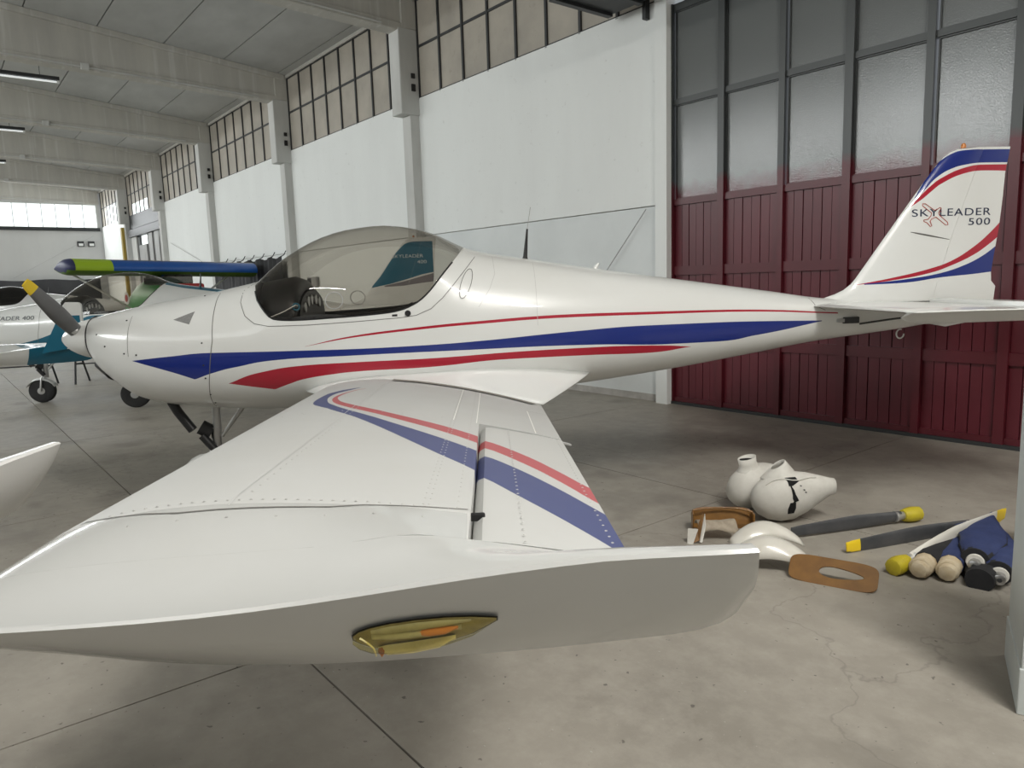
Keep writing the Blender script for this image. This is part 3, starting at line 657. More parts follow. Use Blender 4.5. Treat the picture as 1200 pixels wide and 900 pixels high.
    patch('red_filter', 0, .005, M_orange, nl, .008, [2.865, 2.885, 2.91, 2.93], [1.092, 1.094, 1.095, 1.095], [1.080, 1.082, 1.084, 1.087])
    patch('lens_bar', 0, .004, M_glow, nl, .012, [2.806, 2.82, 2.86, 2.90, 2.925], [1.056, 1.060, 1.064, 1.069, 1.073], [1.047, 1.043, 1.045, 1.052, 1.060])
    patch('amber_end', 0, .0055, M_orange, nl, .012, [2.806, 2.812, 2.82], [1.055, 1.057, 1.059], [1.048, 1.046, 1.044])
    patch('lens', 0, .004, M_lens, nl, .018)
    rib = [(2.786, 1.096), (2.795, 1.085), (2.802, 1.072), (2.803, 1.060), (2.803, 1.050)]
    tube('lens_rib', [(x, -(fy(x, z) + .014), z - .008) for x, z in rib], .0016, M_glow, nl, 6)
    return wing
M_seam = mat('dark_grey_seam', (.16, .155, .145), .7); M_seamw = mat('pale_sealant', (.84, .84, .80), .5); M_walk = mottled('walkway_grit', (.33, .31, .28), (.26, .25, .22), 12, .9)  # dark grey for the strips along skin joints and edges
M_rivet = mat('rivet_head', (.52, .51, .50), .35, .3)
M_brass = mottled('yellowed_reflector', (.20, .16, .05), (.36, .31, .12), 25, .3, coat=.4, metal=.3)
M_orange = mat('orange_filter', (.55, .20, .05), .3); M_glow = mottled('yellowed_clear_plastic', (.88, .80, .42), (.74, .64, .28), 30, .18, coat=.8); M_lensd = mottled('dark_lens_body', (.34, .32, .20), (.52, .48, .30), 20, .25, coat=.6)
M_prop = mottled('grey_propeller', (.16, .165, .17), (.12, .12, .125), 5, .35); M_ptip = mat('yellow_tip_paint', (.85, .60, .02), .4)
M_clip = mat('blue_clip_plastic', (.03, .16, .25), .3); M_seat = mat('dark_seat_fabric', (.03, .03, .032), .9)
def blade_mesh(L_=.78, w0=.05, w1=.105, tw0=50, tw1=18, th=.02, u0=0., u1=1.):
    """propeller blade along +z"""
    R = []
    for k in range(13):
        t = u0 + (u1 - u0) * k / 12; wv = w0 + (w1 - w0) * sin(min(t * 1.5, 1) * pi / 2); wv *= (1 - .45 * max(0, t - .45) / .55)
        if t > .97: wv *= .9
        a = radians(tw0 + (tw1 - tw0) * t); hh = max(th * (1.6 - 1.5 * t), .004)
        ring = []
        for j in range(12):
            g_ = 2 * pi * j / 12; u = cos(g_) * wv; v = sin(g_) * hh
            ring.append(Vector((u * sin(a) + v * cos(a), u * cos(a) - v * sin(a), t * L_)))
        R.append(ring)
    return R
def slab_poly(name, pts, thick, mt, parent, y0=0, taper=None, ang=30):
    """solid from an (x,z) outline with thickness along y"""
    bm = bmesh.new(); n = len(pts); A = [bm.verts.new((x, y0 - (taper(x, z) if taper else thick) / 2, z)) for x, z in pts]; B = [bm.verts.new((x, y0 + (taper(x, z) if taper else thick) / 2, z)) for x, z in pts]
    bm.faces.new(A); bm.faces.new(B[::-1])
    for k in range(n): bm.faces.new((A[k], B[k], B[(k + 1) % n], A[(k + 1) % n]))
    return fromb(name, bm, mt, parent)
LEF = [(1.36, 5.60), (1.412, 5.66), (1.43, 5.74), (1.447, 5.787), (1.48, 5.842), (1.522, 5.885), (1.7, 6.012), (1.9, 6.155), (2.053, 6.264), (2.2, 6.37), (2.30, 6.445), (2.391, 6.513), (2.44, 6.565), (2.47, 6.615), (2.486, 6.674), (2.491, 6.80)]
HNG = [(1.30, 6.475), (1.418, 6.509), (1.808, 6.617), (2.491, 6.851)]
TEF = [(1.33, 7.0), (1.369, 7.002), (1.454, 7.011), (1.495, 6.975), (1.559, 6.970), (1.753, 6.992), (1.95, 7.02), (2.31, 7.037), (2.491, 7.066)]
def finpart(name, lef, rea, t0, t1, mt, parent, zs, front_round=True):
    R = []
    for z in zs:
        a, b = lerp(lef, z), lerp(rea, z); up_, lo_ = [], []
        zz = .045 * (1 - .45 * (z - 1.4))
        for k in range(11):
            c_ = .5 * (1 - cos(pi * k / 10)); x = a + c_ * (b - a); u = t0 + (t1 - t0) * c_
            h = zz * 2.2 * (1.15 * math.sqrt(max(u, 0)) * (1 - u) + .02)
            up_.append(Vector((x, h, z))); lo_.append(Vector((x, -h, z)))
        R.append(up_ + lo_[::-1][0:])
    return loft(name, R, mt, parent, True, True, True, 45)

def build_airplane(root, main=True):
    cowl = skin('engine_cowling', .26, 1.17, 0, NT, M_body, root, front=True)
    fus = skin('fuselage', 1.17, 6.6, 0, NM, M_body, root, brk=(1.443, 2.932), back=True)
    # canopy glass
    can = skin('canopy', 1.4431, 2.9319, NM, NT, M_glass, root)
    # cockpit: white sill lip, floor of the opening, glareshield, panel, seats
    for s in (1, -1):
        pts = [(x, s * (yat(x, SILL(x)) - .002), SILL(x) + .002) for x in [1.50 + .03 * k for k in range(46)]]
        tube('canopy_seal', pts, .006, M_black, can, 6)
        rail = [(x, s * (yat(x, SILL(x) + .02) - .03), SILL(x) + .01) for x in [1.66 + .04 * k for k in range(24)]]
        tube('sill_rail', rail, .013, M_black, fus, 6)
    R = []
    for x, zt_, k in ((1.46, 1.640, .25), (1.52, 1.665, .80), (1.6, 1.675, .86), (1.7, 1.69, .88), (1.76, 1.665, .86), (1.80, 1.60, .84)):
        wv = yat(x, 1.40) * k; R.append([Vector((x, wv * cos(a), 1.36 + (zt_ - 1.36) * sin(a) ** .7)) for a in [pi * j / 16 for j in range(17)]])
    ip = loft('instrument_panel', R, M_black, root, False, False, True); md = ip.modifiers.new('s', 'SOLIDIFY'); md.thickness = .01
    face = [Vector((1.81, yat(1.8, 1.4) * .82 * cos(pi * j / 16), 1.36 + .23 * sin(pi * j / 16) ** .7)) for j in range(17)]
    mesh('panel_face', face, [tuple(range(17))], M_black, ip)
    for j, (yy, zz) in enumerate(((-.28, 1.47), (-.17, 1.51), (-.06, 1.52), (.08, 1.52), (.2, 1.5))): lathe('gauge', [(0, .036), (.008, .036), (.008, .03)], (1.812, yy, zz), (1, 0, 0), M_steel if main else M_black, ip, 14)
    box('cockpit_floor', (1.5, -.42, 1.0), (2.9, .42, 1.02), M_seat, root)
    for yy in (-.25, .25):
        st = box('seat', (2.2, yy - .21, 1.02), (2.62, yy + .21, 1.12), M_seat, root, .03); bk = box('seat_back', (2.58, yy - .2, 1.1), (2.68, yy + .2, 1.36), M_seat, st, .03)
    # spinner and propeller
    sp_ = lathe('spinner', [(0, .004), (.008, .025), (.03, .052), (.07, .085), (.12, .113), (.17, .132), (.22, .144), (.236, .146)], (0, 0, 1.29), (1, 0, 0), M_white, root, 32)
    lathe('spinner_gap', [(.0, .146), (.003, .158), (.026, .168)], (.236, 0, 1.286), (1, 0, 0), M_black, root, 32)
    for k in range(2 if main else 3):
        ang = PROP0 + (pi * k if main else 2 * pi * k / 3)
        M_ = Matrix.Translation((.15, 0, 1.29)) @ Matrix.Rotation(ang, 4, 'X')
        for (u0, u1, mt_, nm_) in ((0.10, .86, M_prop, 'propeller_blade'), (.86, 1., M_ptip, 'blade_tip')):
            R = [[M_ @ p for p in r] for r in blade_mesh(.745, .042, .06, 62, 24, .022, u0, u1)]
            par = root if nm_ == 'propeller_blade' else bl
            o = loft(nm_, R, mt_, par, True, True, True, 50)
            if nm_ == 'propeller_blade': bl = o
        lathe('blade_collar', [(.09, .032), (.15, .036), (.155, .03)], M_ @ Vector((0, 0, 0)), (M_.to_3x3() @ Vector((0, 0, 1))), M_alu, bl, 16)
    # chin intake
    ring = [Vector((.262, .11 * cos(a), 1.11 + .045 * sin(a))) for a in [2 * pi * j / 20 for j in range(20)]]; ring2 = [Vector((.37, .19 * cos(a), 1.055 + .075 * sin(a))) for a in [2 * pi * j / 20 for j in range(20)]]
    loft('chin_intake', [ring, ring2], M_black, root)
    # fin, rudder, tailplanes
    zs = [1.36, 1.40, 1.43, 1.46, 1.5, 1.54, 1.6, 1.75, 1.95, 2.1, 2.25, 2.36, 2.42, 2.46, 2.48, 2.491]
    fin = finpart('fin', LEF, [(z, x - .001) for z, x in HNG], 0.0, .72, M_fin, root, zs)
    rud = finpart('rudder', [(z, x + .001) for z, x in HNG], TEF, .72, 1.0, M_fin, root, [1.33, 1.40, 1.4535, 1.496, 1.56, 1.7, 1.9, 2.1, 2.3, 2.491])
    for s in (-1, 1):
        R = []
        for y, a, b, zc, th in ((.05, 5.50, 6.42, 1.352, .085), (.25, 5.52, 6.42, 1.352, .09), (.7, 5.54, 6.42, 1.35, .085), (1.1, 5.56, 6.42, 1.348, .08), (1.2, 5.565, 6.42, 1.347, .078)):
            R.append([Vector((a + (b - a) * c_, s * y, zc + th * 3.3 * u_ * U4(c_, .14))) for c_, u_ in [(c, 1) for c in CS[::-2]] + [(c, -1) for c in CS[2::2]]])
        def tp_up(c_): return 1.347 + (.078 * 3.3 * U4(c_, .14)) * .35
        def tp_lo(c_): return 1.335 - .068 * min(1, 3 * math.sqrt(c_)) * (1 if c_ < .9 else 1)
        for y, y2, q in ((1.27, 1.14, 0), (1.295, 1.145, .0), (1.298, 1.155, .08)):
            R.append([Vector((a + (b - a) * c_, s * (y if u_ > 0 else y2), (tp_up(c_) * (1 - q) + tp_lo(c_) * q) if u_ > 0 else (tp_lo(c_) * (1 - q) + tp_up(c_) * q))) for c_, u_ in [(c, 1) for c in CS[::-2]] + [(c, -1) for c in CS[2::2]]])
        tp = loft('tailplane', R, M_white, root, True, True, True, 40)
        R = []
        for y, b in ((.10, 6.78), (.6, 6.80), (1.22, 6.80), (1.28, 6.78)):
            R.append([Vector((6.43 + (b - 6.43) * t_, s * y, 1.35 + h_)) for t_, h_ in ((0, .028), (.3, .03), (1, .004), (1, -.004), (.3, -.03), (0, -.028))])
        loft('elevator', R, M_white, root, True, True, True, 40)
        tube('elevator_pushrod', [(5.86, s * .16, 1.21), (6.1, s * .15, 1.235), (6.45, s * .12, 1.26)], .008, M_dark, root, 6)
    slab_poly('trim_tab', [(6.40, 1.20), (6.62, 1.155), (6.84, 1.19), (6.55, 1.21)], .03, M_white, root)
    tube('tie_down_ring', [(6.27 + .03 * cos(a), 0, 1.11 + .035 * sin(a)) for a in [pi * .4 + 1.6 * pi * k / 14 for k in range(15)]], .006, M_white, root, 6)
    lathe('beacon', [(0, .018), (.02, .018), (.035, .010)], (6.70, 0, 2.488), (0, 0, 1), M_orange, root, 12)
    # undercarriage
    ng = tube('nose_gear_leg', [(1.05, 0, .80), (1.045, 0, .60), (1.03, 0, .42)], [.030, .030, .030], M_alu, root, 14)
    tube('gear_sleeve', [(1.035, 0, .60), (1.03, 0, .40)], .036, M_steel, ng, 14)
    tube('drag_brace', [(1.28, .0, .79), (1.075, 0, .53)], [.020, .013], M_alu, ng, 10)
    tube('exhaust_pipe', [(.76, -.08, .82), (.80, -.08, .74), (.90, -.09, .60)], .034, M_black, root, 14)
    tube('shock_rubber', [(.93, -.02, .61), (1.00, 0, .56)], .055, M_rubber, ng, 16)
    tube('steering_link', [(.95, -.06, .55), (1.03, -.05, .44)], .03, M_black, ng, 8)
    def wheel(x, y, r, par, w_=.11):
        o = lathe('wheel', [(-w_ / 2, r * .5), (-w_ / 2, r * .8), (-w_ * .42, r * .95), (-w_ * .2, r), (w_ * .2, r), (w_ * .42, r * .95), (w_ / 2, r * .8), (w_ / 2, r * .5)], (x, y, r), (0, 1, 0), M_rubber, par, 28)
        lathe('hub', [(-w_ * .52, r * .2), (-w_ * .45, r * .5), (w_ * .45, r * .5), (w_ * .52, r * .2)], (x, y, r), (0, 1, 0), M_alu, o, 20)
    wheel(.96, 0, .19, root)
    R = []
    for k in range(9):
        a = radians(20 + 140 * k / 8); rr = .215; R.append([Vector((.96 + rr * cos(a), yy * .075, .19 + (rr - .03 * abs(yy)) * sin(a))) for yy in (-1, -.7, 0, .7, 1)])
    mg = loft('wheel_fender', R, M_white, root, False, False); md = mg.modifiers.new('s', 'SOLIDIFY'); md.thickness = .004
    for yy in (-.072, .072): tube('fork', [(1.03, yy * .4, .46), (.99, yy, .40), (.96, yy, .19)], .014, M_alu, root, 8)
    for s in (1, -1):
        lg = tube('main_gear_leg', [(2.6, s * .3, .78), (2.62, s * .7, .55), (2.64, s * 1.0, .25)], [.03, .026, .022], M_white, root, 10)
        wheel(2.64, s * 1.06, .2, root)
    for s in (-1, 1): build_wing(root, s, main)
    if main:
        for s in (-1,):
            # wing root fillet sweeping to a point behind the wing
            R = []; n = 22
            ztopf = pchip([(1.80, .90), (1.95, .955), (2.25, .995), (2.6, 1.01), (3.0, 1.02), (3.4, 1.0), (3.80, .945)])
            for i in range(n + 1):
                t = i / n; xi = 1.82 + (3.80 - 1.82) * t; zi = ztopf(xi); xo = 1.93 + (3.415 - 1.93) * t
                yo = .64 + .12 * t * t; yi = yat(xi, zi) - .004; zo = wz(xo, yo, 1) + .003; row = []
                for k in range(9):
                    u = k / 8; x_ = xi + (xo - xi) * u; y_ = yi + (yo - yi) * (u ** .8); z_ = zi + (zo - zi) * (1 - (1 - u) ** (2.0 - t ** 3))
                    row.append(Vector((x_, s * y_, z_)))
                for q in range(9):      # never inside the body skin
                    v = row[q]; mn = yat(v.x, v.z) + .001
                    if abs(v.y) < mn and q > 0: v.y = s * mn
                R.append(row)
            fl = loft('wing_root_fairing', R, M_white, root, False, False, True, 60); md = fl.modifiers.new('s', 'SOLIDIFY'); md.thickness = .006; md.offset = -1
        side_seam = lambda pts, wv=.0022, mt=M_seam, nm='panel_seam', par=fus, h=.0015: strip_side(pts, wv, mt, nm, par, h)
        side_seam([(1.215, 1.605), (1.225, 1.5), (1.228, 1.27), (1.19, 1.05), (1.147, .88), (1.13, .79)], .0025, M_seam, 'cowling_joint')
        side_seam([(.63, z) for z in [1.18 + .03 * k for k in range(10)]] , .0014, M_seam)
        side_seam([(1.45, 1.655), (1.40, 1.60), (1.405, 1.52), (1.45, 1.43), (1.52, 1.378), (1.62, 1.358), (1.9, 1.36), (2.2, 1.372), (2.5, 1.388), (2.6, 1.40), (2.7, 1.44), (2.78, 1.51), (2.86, 1.60), (2.95, 1.71), (3.02, 1.80)], .002, M_seam)
        side_seam([(3.13, 1.80), (3.14, 1.66), (3.10, 1.56), (3.02, 1.44)], .0014, M_seam2)
        side_seam([(3.42, 1.74), (3.42, 1.55), (3.42, 1.30)], .0014, M_seam2)
        side_seam([(5.50, 1.41), (5.53, 1.35), (5.60, 1.32)], .002, M_seam)
        strip_poly([(.946, 1.419), (1.085, 1.470), (1.062, 1.386)], M_mesh, 'cooling_vent', cowl)
        for (px_, pz_) in ((1.155, 1.02), (1.155, .90), (1.155, .83), (1.155, 1.26), (.60, 1.20), (.69, 1.19), (.45, 1.25), (.38, 1.33), (.60, 1.42), (1.10, 1.57), (1.155, 1.11)):
            y = yat(px_, pz_); lathe('cowling_screw', [(-.003, .006), (.002, .006)], (px_, -y, pz_), (0, -1, 0.), M_dark, cowl, 10)
        strip_poly([(2.44, 1.398), (2.475, 1.398), (2.475, 1.412), (2.44, 1.411)], M_black, 'latch', fus)
        lathe('canopy_lock', [(-.004, .020), (.008, .020), (.008, .012)], (2.545, -yat(2.545, 1.415), 1.415), (0, -1, .1), M_black, fus, 16)
        # vent ring in the canopy
        tube('canopy_vent_ring', [(2.06 + .058 * cos(a), -(yat(2.06 + .058 * cos(a), 1.515 + .055 * sin(a)) + .003), 1.515 + .055 * sin(a)) for a in [2 * pi * k / 24 for k in range(25)]], .0035, M_gray, can, 6)
        tube('canopy_vent_ring', [(2.06 + .058 * cos(a), (yat(2.06 + .058 * cos(a), 1.515 + .055 * sin(a)) - .003), 1.515 + .055 * sin(a)) for a in [2 * pi * k / 24 for k in range(25)]], .0035, M_gray, can, 6)
        # air scoop outline behind the canopy
        ol = [(2.94 + .035 * cos(a) + .03 * sin(a), 1.60 + .10 * sin(a)) for a in [2 * pi * k / 20 for k in range(21)]]
        strip_side(ol, .002, M_seam, 'fuel_flap_edge', fus, .003)
        # antennas and exhaust details
        an = lathe('antenna_base', [(0, .022), (.02, .016), (.10, .012), (.22, .007)], (3.38, 0, 1.765), (.10, 0, 1), M_black, root, 12)
        tube('antenna_whip', [(3.40, 0, 1.97), (3.43, 0, 2.14)], .0025, M_gray, root, 6)
        tube('antenna_stub', [(3.90, 0, 1.678), (3.93, 0, 1.72)], [.02, .008], M_white, root, 10)
        bx_ = box('control_cover', (5.74, -.155, 1.215), (5.86, -.12, 1.262), M_dark, root, .004); box('control_cover_front', (5.69, -.160, 1.225), (5.745, -.13, 1.252), M_gray, root, .003)
        # folded chart lying on the sill inside the canopy
        o = mesh('folded_chart', [(1.56, -.44, 1.40), (1.70, -.46, 1.45), (1.79, -.46, 1.495), (1.80, -.42, 1.49), (1.74, -.40, 1.435), (1.62, -.40, 1.40)], [(0, 1, 2, 3, 4, 5)], M_white, ip); md = o.modifiers.new('s', 'SOLIDIFY'); md.thickness = .006
        tube('blue_clip', [(1.79 + .022 * cos(a), -.44, 1.48 + .022 * sin(a)) for a in [2 * pi * k / 12 for k in range(13)]], .006, M_clip, ip, 6)
        # lettering and emblem on the fin
        ysurf = .040
        def text(s_, size, x0, z0, xs_, mt, nm, par):
            cu = bpy.data.curves.new(nm, 'FONT'); cu.body = s_; cu.size = size; cu.extrude = .001; cu.align_x = 'RIGHT'; cu.space_character = 1.12; cu.offset = 0
            o = bpy.data.objects.new(nm, cu); COL.objects.link(o); dg = bpy.context.evaluated_depsgraph_get()
            me = bpy.data.meshes.new_from_object(o.evaluated_get(dg)); bpy.data.objects.remove(o)
            me.materials.append(mt); o = link(nm, me, par); bmx = bmesh.new(); bmx.from_mesh(me)
            for v in bmx.verts:
                x = x0 + v.co.x * xs_; z = z0 + v.co.y; c_ = v.co.z
                v.co = Vector((x, -(finhalf(x, z) + .0015 + c_), z))
            bmx.to_mesh(me); bmx.free(); return o
        text('SKYLEADER', .078, 6.935, 1.992, 1.42, M_letter, 'lettering', fin); text('500', .074, 6.938, 1.92, 1.55, M_letter, 'lettering', fin)
        emb = [(6.385, 2.085), (6.405, 2.085), (6.475, 2.035), (6.495, 2.04), (6.52, 2.055), (6.53, 2.05), (6.515, 2.03), (6.535, 2.025), (6.51, 2.02), (6.515, 2.0), (6.585, 1.945), (6.59, 1.925), (6.57, 1.925), (6.49, 1.985), (6.455, 1.97), (6.445, 1.955), (6.46, 1.92), (6.45, 1.915), (6.42, 1.945), (6.395, 1.955), (6.395, 1.965), (6.43, 1.97), (6.45, 1.995), (6.455, 2.015), (6.385, 2.07), (6.385, 2.085)]
        tube('emblem', [(x, -(finhalf(x, z) + .002), z) for x, z in emb], .0028, M_emb, fin, 5)
        cr = [(6.30 + .31 * k / 8, 1.878 - .062 * k / 8) for k in range(9)]
        tube('dent_edge', [(x, -(finhalf(x, z) + .0005), z) for x, z in cr], [.002, .005, .006, .006, .006, .005, .004, .003, .002], M_seam, fin, 5)
def finhalf(x, z):
    zz = .045 * (1 - .45 * (z - 1.4)); a, h_ = lerp(LEF, z), lerp(HNG, z)
    if x < h_: u = .72 * (x - a) / (h_ - a)
    else: u = .72 + .28 * (x - h_) / max(lerp(TEF, z) - h_, .01)
    u = min(max(u, 0), 1); return zz * 2.2 * (1.15 * math.sqrt(u) * (1 - u) + .02)
def strip_side(pts, wv, mt, nm, par, h=.0015):
    P_ = []
    for (x0, z0), (x1, z1) in zip(pts, pts[1:]):
        n = max(1, int(math.hypot(x1 - x0, z1 - z0) / .02)); P_ += [(x0 + (x1 - x0) * k / n, z0 + (z1 - z0) * k / n) for k in range(n)]
    P_.append(pts[-1]); V = []
    for i, (x, z) in enumerate(P_):
        a_, b_ = P_[max(i - 1, 0)], P_[min(i + 1, len(P_) - 1)]; d = Vector((b_[0] - a_[0], b_[1] - a_[1])).normalized(); n_ = Vector((-d.y, d.x)) * wv
        for s_ in (1, -1):
            xx, z2 = x + n_.x * s_, z + n_.y * s_; z2 = min(z2, ZT(xx) - .0005); V.append((xx, -(yat(xx, z2) + h), z2 + .0005))
    return mesh(nm, V, [(2 * i, 2 * i + 1, 2 * i + 3, 2 * i + 2) for i in range(len(P_) - 1)], mt, par)
def strip_poly(pts, mt, nm, par):
    bm = bmesh.new(); bm.faces.new([bm.verts.new((x, 0, z)) for x, z in pts]); bmesh.ops.triangulate(bm, faces=bm.faces); bmesh.ops.subdivide_edges(bm, edges=bm.edges, cuts=4, use_grid_fill=True)
    for v in bm.verts: v.co.y = -(yat(v.co.x, v.co.z) + .002)
    o = fromb(nm, bm, mt, par); md = o.modifiers.new('s', 'SOLIDIFY'); md.thickness = .002
    return o
M_seam2 = mat('faint_joint', (.55, .55, .54), .5); M_mesh = mottled('vent_gauze', (.20, .20, .20), (.28, .28, .27), 60, .7); M_letter = mat('black_blue_lettering', (.03, .04, .08), .4); M_emb = mat('orange_red_outline', (.45, .07, .04), .4)
PROP0 = radians(57)
HEAD = radians(54.5)
apl = empty('airplane', (-6.171, .756, 0), HEAD, 'white low-wing airplane with red and blue stripes, its wing filling the foreground', 'airplane')
build_airplane(apl, True)

def swap(o, mp):
    if o.type == 'MESH':
        for i, s in enumerate(o.material_slots):
            if s.material in mp: nm_ = mp[s.material]; s.link = 'OBJECT'; s.material = nm_
def copy_tree(o, parent=None, mp={}, skip=()):
    c = o.copy(); COL.objects.link(c); c.parent = parent; swap(c, mp)
    for ch in list(o.children):
        if ch.name.split('.')[0] in skip: continue
        copy_tree(ch, c, mp, skip)
    return c
# ---------- aeroplanes behind
TB = (.0, .13, .22)
def teal_body():
    t = [(.26, .93), (.6, .95), (1.0, 1.0), (1.4, 1.12), (1.8, 1.32), (2.0, 1.38), (2.2, 1.38)]
    b = [(.26, .5), (.6, .5), (1.0, .90), (1.4, 1.0), (1.8, 1.16), (2.0, 1.24), (2.2, 1.37)]
    t2 = [(2.93, 2.0), (3.2, 2.0), (3.6, 2.0), (4.4, 2.0), (5.4, 2.0)]; b2 = [(2.93, 1.82), (3.2, 1.755), (3.6, 1.69), (4.4, 1.57), (5.4, 1.44)]
    t3 = [(.5, .85), (1., .85), (2, .84), (4., .93), (5.5, 1.12)]; b3 = [(.5, .5), (1., .5), (2, .5), (4, .5), (5.5, .6)]
    return paint('white_teal_body_livery', [(TB, t, b), (TB, t2, b2), ((.01, .06, .14), t3, b3)])
M_tb = teal_body()
M_tfin = paint('teal_fin_livery', [(TB, [(6.0, 1.68), (6.15, 1.86), (6.3, 2.08), (6.45, 2.28), (6.6, 2.40), (6.8, 2.42), (7.0, 2.42)], [(6.0, 1.66), (6.15, 1.69), (6.3, 1.72), (6.45, 1.76), (6.6, 1.80), (6.8, 1.86), (7.0, 1.90)]), ((.22, .20, .22), [(6.2, 1.69), (6.5, 1.75), (6.8, 1.83), (7.0, 1.88)], [(6.2, 1.67), (6.5, 1.68), (6.8, 1.72), (7.0, 1.74)])])
M_twing = paint('teal_wing_livery', [(TB, [(3.0, 2.1), (3.6, 2.7), (4.0, 3.1), (4.5, 3.5)], [(3.0, 2.0), (3.6, 2.2), (4.0, 2.5), (4.5, 2.9)])], 'yx')
M_white2 = paint('plain_white_paint', [], 'xz', (.74, .74, .73))
M_dglass = glassmat('dark_canopy_glass', (.30, .29, .27))
small = ('rivets', 'panel_seam', 'emblem', 'dent_edge', 'cowling_screw', 'fuel_flap_edge', 'canopy_vent_ring', 'latch', 'canopy_lock', 'lens_rib', 'antenna_whip', 'antenna_stub')
# its twin parked on the left: only the port wing tip reaches into view
tw = copy_tree(apl, None, {M_body: M_white2, M_fin: M_white2, M_wing: M_white2}, small + ('lettering',)); tw.location = (-2.486, -5.33, 0); tw.rotation_euler.z = radians(141.5)
tag(tw, 'white airplane cut off by the left edge, only its drooped wing tip showing', 'airplane')
te = copy_tree(apl, None, {M_body: M_tb, M_fin: M_tfin, M_wing: M_twing}, small + ('lettering', 'wing_root_fairing', 'cooling_vent', 'navigation_light_recess')); HT = radians(60.5)
te.rotation_euler.z = HT; te.scale = (1, 1, .95); te.location = (-12.46 - 2.35 * cos(HT), 2.487 - 2.35 * sin(HT), 0)
tag(te, 'white and teal low-wing airplane behind the nose of the striped one', 'airplane')
cut = [c for c in te.children_recursive if c.name.startswith('wing') and c.location.length < 1e-6]
wg = slab_poly('winglet', [(2.98, 1.12), (3.12, 1.40), (3.20, 1.58), (3.235, 1.625), (3.35, 1.62), (3.37, 1.60), (3.365, 1.18)], .03, paint('winglet_livery', [(TB, [(2.7, 1.2), (3.05, 1.34), (3.16, 1.45), (3.24, 1.49), (3.35, 1.49)], [(2.7, 1.0), (3.05, 1.0), (3.16, 1.1), (3.24, 1.2), (3.35, 1.27)])]), te, -4.46)
def flat_text(s_, size, mt, nm, par, f):
    cu = bpy.data.curves.new(nm, 'FONT'); cu.body = s_; cu.size = size; cu.extrude = .002
    o = bpy.data.objects.new(nm, cu); COL.objects.link(o); dg = bpy.context.evaluated_depsgraph_get(); me = bpy.data.meshes.new_from_object(o.evaluated_get(dg)); bpy.data.objects.remove(o)
    me.materials.append(mt)
    for v in me.vertices: v.co = f(v.co)
    return link(nm, me, par)
M_gl = mat('grey_lettering', (.12, .13, .14), .5)
flat_text('SKYLEADER 400', .085, M_gl, 'lettering', te, lambda c: Vector((.35 + c.x * 1.35, -(yat(.35 + c.x * 1.35, 1.345 + c.y) + .003 + c.z), 1.345 + c.y)))
M_wl = mat('white_lettering', (.7, .75, .78), .5)
flat_text('SKYLEADER', .08, M_wl, 'lettering', te, lambda c: Vector((6.34 + c.x * 1.2, -(finhalf(6.34 + c.x * 1.2, 2.15 + c.y) + .003 + c.z), 2.15 + c.y)))
flat_text('400', .08, M_wl, 'lettering', te, lambda c: Vector((6.74 + c.x * 1.3, -(finhalf(6.74 + c.x * 1.3, 2.05 + c.y) + .003 + c.z), 2.05 + c.y)))
fw = copy_tree(apl, None, {M_body: M_white2, M_fin: M_white2, M_wing: M_white2, M_glass: M_dglass}, small + ('lettering', 'navigation_light_recess', 'cooling_vent', 'cowling_joint', 'propeller_blade')); fw.location = (-29.5, 0.0, 0); fw.rotation_euler.z = radians(75); fw.scale = (1, 1, .97)
tag(fw, 'plain white airplane with dark canopy, farthest back at the left edge', 'airplane')
# high-wing aeroplane, blue wing with lime tip over a green and red body
M_blue = mottled('blue_wing_paint', (.015, .10, .42), (.02, .13, .50), 2, .35, coat=.4); M_lime = mat('lime_wing_paint', (.42, .62, .03), .4); M_green = mat('green_body_paint', (.02, .22, .035), .4); M_gtop = mat('grey_wing_top', (.20, .20, .21), .5); M_olive = mat('dark_green_underside', (.08, .16, .01), .5); M_redp = mat('red_body_paint', (.38, .02, .02), .4); M_navyt = mat('navy_wing_tip', (.03, .035, .10), .5)
A_, B_ = Vector((-18.95, 2.35, 0)), Vector((-19.5, 6.8, 0)); wd_ = (B_ - A_).normalized(); hw_head = math.atan2(wd_.y, wd_.x)
hw = empty('airplane', tuple((A_ + B_) / 2), hw_head, 'high-wing airplane with a blue lime-tipped wing and green and red body', 'airplane')
hl = (B_ - A_).length / 2
def hsec(x, ch, z, th, lo=0, hi=99):
    pts = [];
    for c_ in CS[::-2]: pts.append(Vector((x, -ch * .35 + ch * c_, z + th * (U4(c_) * 6.5))))
    for c_ in CS[2::2]: pts.append(Vector((x, -ch * .35 + ch * c_, z - th * (U4(c_) * 5.0))))
    return pts
def hwing(name, x0, x1, mt, par, tipr=False):
    R = []
    for k in range(7):
        t = k / 6; x = x0 + (x1 - x0) * t; f = math.sqrt(max(1 - (1 - t) ** 2, .03)) if tipr else 1
        R.append(hsec(x, 1.25 * (.6 + .4 * f), 2.22 - .025 * (x + hl), .46 * (.5 + .5 * f)))
    o = loft(name, R, mt, par, True, True, True, 50)
    o.data.materials.append(M_olive); o.data.materials.append(M_gtop)
    for p in o.data.polygons:
        if p.normal.z < -.6: p.material_index = 1
        elif p.normal.z > .93 and not tipr and name == 'wing': p.material_index = 2
    return o
hwg = hwing('wing', -hl + 1.05, hl, M_blue, hw); hwing('wing_tip_panel', -hl + .28, -hl + 1.049, M_lime, hwg); hwing('wing_tip', -hl + .1, -hl + .279, M_navyt, hwg, True)
